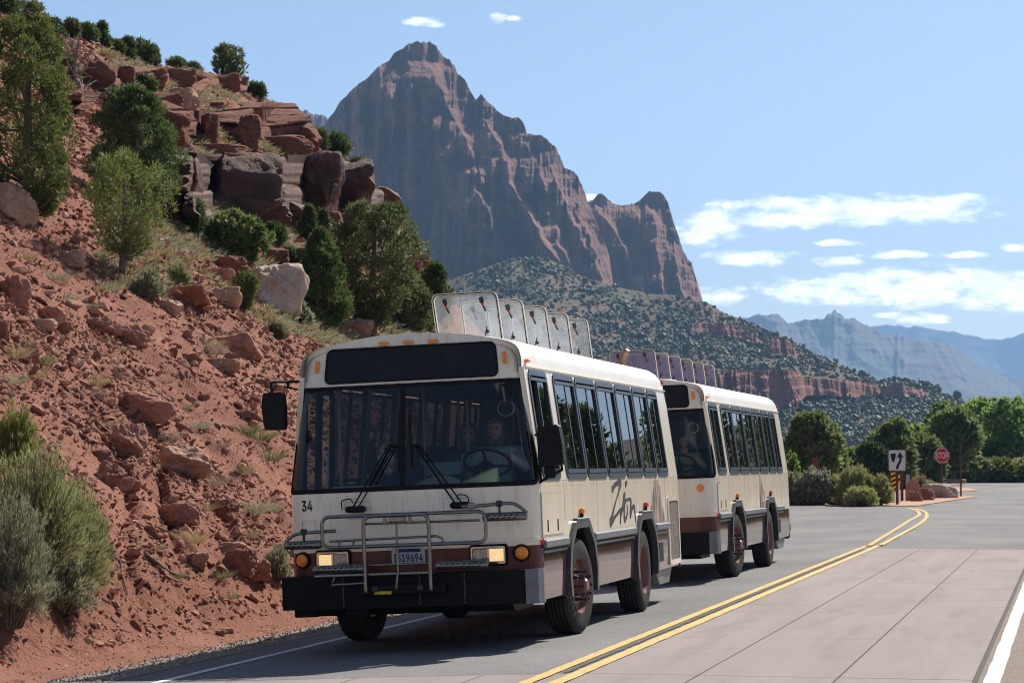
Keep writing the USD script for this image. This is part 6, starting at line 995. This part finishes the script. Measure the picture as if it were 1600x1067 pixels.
for x, yb, yt, w, m, lab in ((1393.5, 784, 737, 4, 'post_brown', 'stout brown post left of the striped marker'), (1409.5, 781, 738, 4.2, 'post_brown', 'stout brown post right of the keep right sign post'), (1416, 781, 744, 2.6, 'post_brown', 'thin dark post with a grey cap beside the red boulder'), (1501.5, 776, 696, 2.6, 'post_brown', 'tall bare brown post standing alone right of the stop sign')):
    g = gp(x, yb); s = g[1] / F; T_ = thing('post', lab, 'post', loc=g); obj('shaft', bx(-w / 2 * s, w / 2 * s, -w / 2 * s, w / 2 * s, -0.1, (yb - yt) * s, 0.012), m, T_)
    if 'cap' in lab: obj('plate', bx(-0.02, 0.16, -0.06, -0.04, (yb - yt - 22) * s, (yb - yt + 3) * s, 0.006), 'post_grey', T_)
    else: obj('cap', bx(-w * 0.55 * s, w * 0.55 * s, -w * 0.55 * s, w * 0.55 * s, (yb - yt) * s, (yb - yt) * s + 0.025, 0.006), 'post_brown', T_)
# stop sign
T_, k = up_thing('stop_sign', 'red octagonal STOP sign on a brown post', 'road sign', 1472, 762); obj('post', bx(-0.06, 0.06, 0.0, 0.10, -0.1, 60 * k, 0.01), 'post_brown', T_); rad = 11.4 * k / math.cos(math.pi / 8); oc = Polygon([(rad * math.cos(math.pi / 8 + q * math.pi / 4), 50.5 * k + rad * math.sin(math.pi / 8 + q * math.pi / 4)) for q in range(8)])
p = board(0, 0, 0, 0, 'sign_letter', T_, -0.01, 'panel', 0.01, poly=oc); board(0, 0, 0, 0, 'sign_red', T_, -0.022, 'face', 0.004, p, affinity.scale(oc, 0.93, 0.93)); tx = tri(meshkit.text_mesh('STOP', 9.4 * k, 0.004)); v = tx[0]; sx = 19.0 * k / (v[:, 0].max() - v[:, 0].min()); v = np.column_stack([(v[:, 0] - (v[:, 0].max() + v[:, 0].min()) / 2) * sx, -0.0275 - v[:, 2], v[:, 1] + 45.8 * k]); obj('lettering', fix((v, tx[1])), 'sign_letter', p)
T_, k = up_thing('brown_sign', 'small brown sign board above the grey bush', 'sign', 1274.5, 760, 125.0); board(10.5 * k, 17 * k, 0.01, 28 * k, 'sign_brown', T_, 0, 'panel', 0.03); obj('post', bx(-0.05, 0.05, 0.005, 0.07, 0, 40 * k), 'post_brown', T_)
T_, k = up_thing('utility_pole', 'thin wooden utility pole in front of the red rock band', 'pole', 1247, 760, 172.0); obj('shaft', tube([(0, 0, 0), (0, 0, 132 * k)], [0.09, 0.06], 8), 'post_grey', T_, True); obj('bracket', bx(-0.2, 0.2, -0.12, -0.06, 118 * k, 121 * k), 'post_brown', T_)
T_, k = up_thing('parked_car', 'pale car roof showing over the bushes behind the second bus', 'car', 1243, 752, 200.0); prof = [(-2.1, 0.3), (-2.15, 0.75), (-1.9, 0.95), (-1.2, 1.0), (-0.7, 1.5), (0.9, 1.52), (1.6, 1.0), (2.1, 0.9), (2.2, 0.35)]
CB = obj('body', fix(mv(slab_map(Polygon(prof), lambda x, z, q: np.stack([x, q - 0.85, z + 0.35], -1), 1.7), (0, 0, 0))), 'car_paint', T_); obj('side_window', fix(slab_map(Polygon([(-1.0, 1.04), (-0.62, 1.42), (0.82, 1.43), (1.3, 1.04)]), lambda x, z, q: np.stack([x, -0.86 + q, z + 0.35], -1), 0.01)), 'car_glass', T_)
for x in (-1.35, 1.35): obj('wheel', mv(lathe([(0, -0.1), (0.33, -0.1), (0.33, 0.1), (0, 0.1)], 18, 'y'), (x, -0.78, 0.33)), 'tyre', T_)
# stones on the islands
for x0, x1, yt, yb, mt, lab, Y in ((1417, 1437, 752, 780, 'red_rock', 'tall red boulder beside the brown posts', 118), (1424, 1438, 768, 781, 'red_rock', 'rounded red boulder in front of the tall one', 116), (1437, 1459, 763, 780, 'dark_rock', 'dark red rounded boulder at the island edge', 120), (1442, 1480, 757, 773, 'pale_rock', 'broad greyish pink boulder behind the dark one', 128), (1380, 1394, 751, 768, 'red_rock', 'red boulder half hidden by the round bush', 122)):
    c = at((x0 + x1) / 2, yt, Y); W, H_ = (x1 - x0) / F * Y, c[2] * 1.7; c[2] = c[2] - H_ / 2; obj('boulder', mv(facet_rock(710 + x0, (W * 1.15, W, H_ * 1.1), 4, 10, 0.06, 0.03), c), mt, smooth=24, label=lab, cat='boulder')
for x0, x1, yt, yb, lab, Y in ((1473, 1509, 748.5, 754.5, 'long flat stone bench behind the stop sign post', 205), (1572, 1610, 742, 753, 'long low stone wall piece at the right edge', 235)):
    c = at((x0 + x1) / 2, (yt + yb) / 2, Y); W, H_ = (x1 - x0) / F * Y, (yb - yt) / F * Y; obj('stone_bench', mv(cliff_block(800 + x0, W, 0.7, H_ * 1.15, 2), c), 'tan_rock' if x0 < 1500 else 'red_rock', smooth=35, label=lab, cat='stone')
# ---------------------------------------------------------------- people in the buses
def chain(parts):
    ms = []
    for (a, ra), (b, rb) in parts:
        ms.append(m3.Manifold.batch_hull([m3.Manifold.sphere(ra, 20).translate(tuple(map(float, a))), m3.Manifold.sphere(rb, 20).translate(tuple(map(float, b)))]))
    m = m3.Manifold.batch_boolean(ms, m3.OpType.Add); v, f, _ = meshkit.arrays(m.refine_to_length(0.03)); t = trimesh.Trimesh(v, f); trimesh.smoothing.filter_taubin(t, iterations=12); return np.array(t.vertices), np.array(t.faces)
def head_mesh(c):
    b = trimesh.creation.icosphere(4); d = np.array(b.vertices); v = d * [0.074, 0.094, 0.115]
    x, y, z = d.T; fr_ = np.clip(-y, 0, 1)
    v[:, 0] *= 1 - 0.30 * np.clip(-z - 0.1, 0, 1) ** 1.2; v[:, 1] -= 0.012 * fr_ * np.clip(-z - 0.2, 0, 1)
    nose = np.exp(-((x / 0.13) ** 2 + ((z + 0.12) / 0.20) ** 2)) * (fr_ > 0.5); v[:, 1] -= 0.028 * nose
    for s in (-1, 1): v[:, 1] += 0.013 * np.exp(-(((x - s * 0.36) / 0.16) ** 2 + ((z - 0.10) / 0.11) ** 2)) * (fr_ > 0.3); v[:, 0] += s * 0.018 * np.exp(-((y / 0.12) ** 2 + (z / 0.22) ** 2)) * (s * x > 0.6)
    v[:, 1] -= 0.006 * np.exp(-((x / 0.3) ** 2 + ((z + 0.42) / 0.06) ** 2)) * (fr_ > 0.4)
    return v + c, np.array(b.faces)
def person(label, Mw, seat, shirt, hair, hands, long_hair=True, glasses=False):
    """A seated figure facing -y; seat = hip point in the bus frame; hands: two points to hold."""
    T_ = thing('person', label, 'person', mat=Mw); s = np.array(seat, float); sh = [s + [q * 0.185, -0.03, 0.46] for q in (-1, 1)]; neck = s + [0, -0.04, 0.52]; hc = s + [0, -0.085, 0.70]
    body = [((s + [0, 0, 0.02], 0.15), (s + [0, -0.01, 0.25], 0.135)), ((s + [0, -0.01, 0.25], 0.135), (s + [0, -0.02, 0.40], 0.13)), ((sh[0], 0.06), (s + [0, -0.02, 0.42], 0.11)), ((sh[1], 0.06), (s + [0, -0.02, 0.42], 0.11)), ((neck, 0.056), (hc - [0, -0.02, 0.05], 0.052))]
    arm = []
    for q, (S, H_) in zip((-1, 1), zip(sh, hands)):
        H_ = np.array(H_, float); el = (S + H_) / 2 + [q * 0.10, 0.04, -0.13]; arm += [((S, 0.055), (el, 0.043)), ((el, 0.043), (H_ + (el - H_) * 0.18, 0.03))]
        body += [((S, 0.05), (el, 0.038)), ((el, 0.038), (H_ + (el - H_) * 0.12, 0.026)), ((H_ + (el - H_) * 0.12, 0.028), (H_ + [0, 0.01, 0.02], 0.03))]
        for k_ in range(4): f0 = H_ + [(k_ - 1.5) * 0.021, -0.01, 0.028]; f1 = f0 + [0, -0.038 + 0.004 * abs(k_ - 1), 0.006]; body += [((f0, 0.0105), (f1, 0.0095)), ((f1, 0.0095), (f1 + [0, -0.012, -0.032], 0.0085))]
        body += [((H_ + [-q * 0.03, 0.015, 0.015], 0.012), (H_ + [-q * 0.055, -0.025, 0.0], 0.0095))]
    for q in (-1, 1): kn = s + [q * 0.13, -0.42, 0.05]; body += [((s + [q * 0.09, 0, 0], 0.10), (kn, 0.075)), ((kn, 0.07), (kn + [0, -0.05, -0.40], 0.05)), ((kn + [0, -0.05, -0.41], 0.045), (kn + [0, -0.18, -0.44], 0.04))]
    obj('body', cat(chain(body), head_mesh(hc)), 'skin', T_, True)
    tor = [((s + [0, 0, 0.0], 0.163), (s + [0, -0.01, 0.25], 0.15)), ((s + [0, -0.01, 0.25], 0.15), (s + [0, -0.02, 0.40], 0.142)), ((sh[0], 0.072), (s + [0, -0.02, 0.42], 0.115)), ((sh[1], 0.072), (s + [0, -0.02, 0.42], 0.115))] + [((a, ra + 0.013), (b, rb + 0.013)) for (a, ra), (b, rb) in arm]
    obj('shirt', chain(tor), shirt, T_, True)
    obj('trousers', chain([x for q in (-1, 1) for x in (((s + [q * 0.09, 0, 0], 0.112), (s + [q * 0.13, -0.42, 0.05], 0.087)), ((s + [q * 0.13, -0.42, 0.05], 0.084), (s + [q * 0.13, -0.47, -0.36], 0.062)))]), 'trousers', T_, True)
    b = trimesh.creation.icosphere(3); d = np.array(b.vertices); hv_ = d * [0.088, 0.111, 0.125] + [0, 0.003, 0.011]; cut = (d[:, 1] < -0.40) & (d[:, 2] < 0.42); hv_[cut] = hv_[cut] * 0.80 + [0, 0.035, 0]
    if long_hair: low = (d[:, 2] < -0.1) & (d[:, 1] > -0.35); hv_[low, 2] -= 0.07; hv_[low, 0] *= 1.08
    hr = obj('hair', (hv_ + hc, np.array(b.faces)), hair, T_, True)
    for q in (-1, 1): obj('eye', mv(tri(trimesh.creation.icosphere(2, 0.011)), hc + [q * 0.029, -0.082, 0.013]), 'eye', T_, True)
    obj('mouth', mv(bx(-0.022, 0.022, -0.004, 0.004, -0.005, 0.005, 0.003), hc + [0, -0.0975, -0.05]), 'lip', T_)
    if glasses:
        G = obj('sunglasses', cat(*[tube([(hc + [0.034 * q + 0.03 * math.cos(t), -0.075 + 0.006, 0.105 + 0.016 * math.sin(t)]) for t in np.linspace(0, 6.28, 14)], 0.006, 6) for q in (-1, 1)], tube([hc + [-0.066, -0.06, 0.105], hc + [-0.092, 0.03, 0.07]], 0.005, 5), tube([hc + [0.066, -0.06, 0.105], hc + [0.092, 0.03, 0.07]], 0.005, 5)), 'pink', T_, True)
    return T_
person('person in a pale blue shirt driving bus 34, hands on the steering wheel', M1, (0.62, -1.40, 1.44), 'shirt_blue', 'hair_grey', [(0.42, -1.96, 1.86), (0.84, -1.96, 1.86)])
person('person with pink sunglasses pushed up on the hair, seated behind the driver of bus 34', M1, (0.16, -0.55, 1.42), 'shirt_dark', 'hair_grey', [(0.05, -0.95, 1.50), (0.27, -0.95, 1.50)], True, True)
person('person in an olive shirt driving the second bus', M2, (0.62, -1.40, 1.44), 'shirt_olive', 'hair_dark', [(0.42, -1.96, 1.86), (0.84, -1.96, 1.86)], False)
# loose things on the dashboard of the first bus
def dash(name, label, cat_, mesh, mt): p = thing(name, label, cat_, mat=M1); obj('sheet', mesh, mt, p)
dash('notice_board', 'teal notice card standing on the dashboard of bus 34', 'card', mv(bx(-0.16, 0.16, -0.006, 0.006, 0, 0.125, 0.003), (0.27, -2.30, 1.70), R=rotm([1, 0, 0], -0.15)), 'teal_board')
dash('paper', 'pale green papers lying against the windscreen of bus 34', 'paper', tri(trimesh.convex.convex_hull(np.array([(0.46, -2.38, 1.61), (0.80, -2.38, 1.61), (0.80, -2.30, 1.75), (0.74, -2.24, 1.75), (0.46, -2.24, 1.64), (0.46, -2.3, 1.61), (0.80, -2.2, 1.61)]))), 'paper_green')
dash('paper', 'white papers tilted on the middle of the dashboard of bus 34', 'paper', tri(trimesh.convex.convex_hull(np.array([(-0.04, -2.36, 1.60), (0.42, -2.36, 1.60), (0.42, -2.3, 1.645), (0.24, -2.22, 1.73), (0.0, -2.2, 1.61), (0.42, -2.2, 1.61)]))), 'paper')
dash('paper', 'white folder lying at the door side of the dashboard of bus 34', 'paper', bx(-0.80, -0.38, -2.40, -2.15, 1.585, 1.625, 0.005), 'paper')
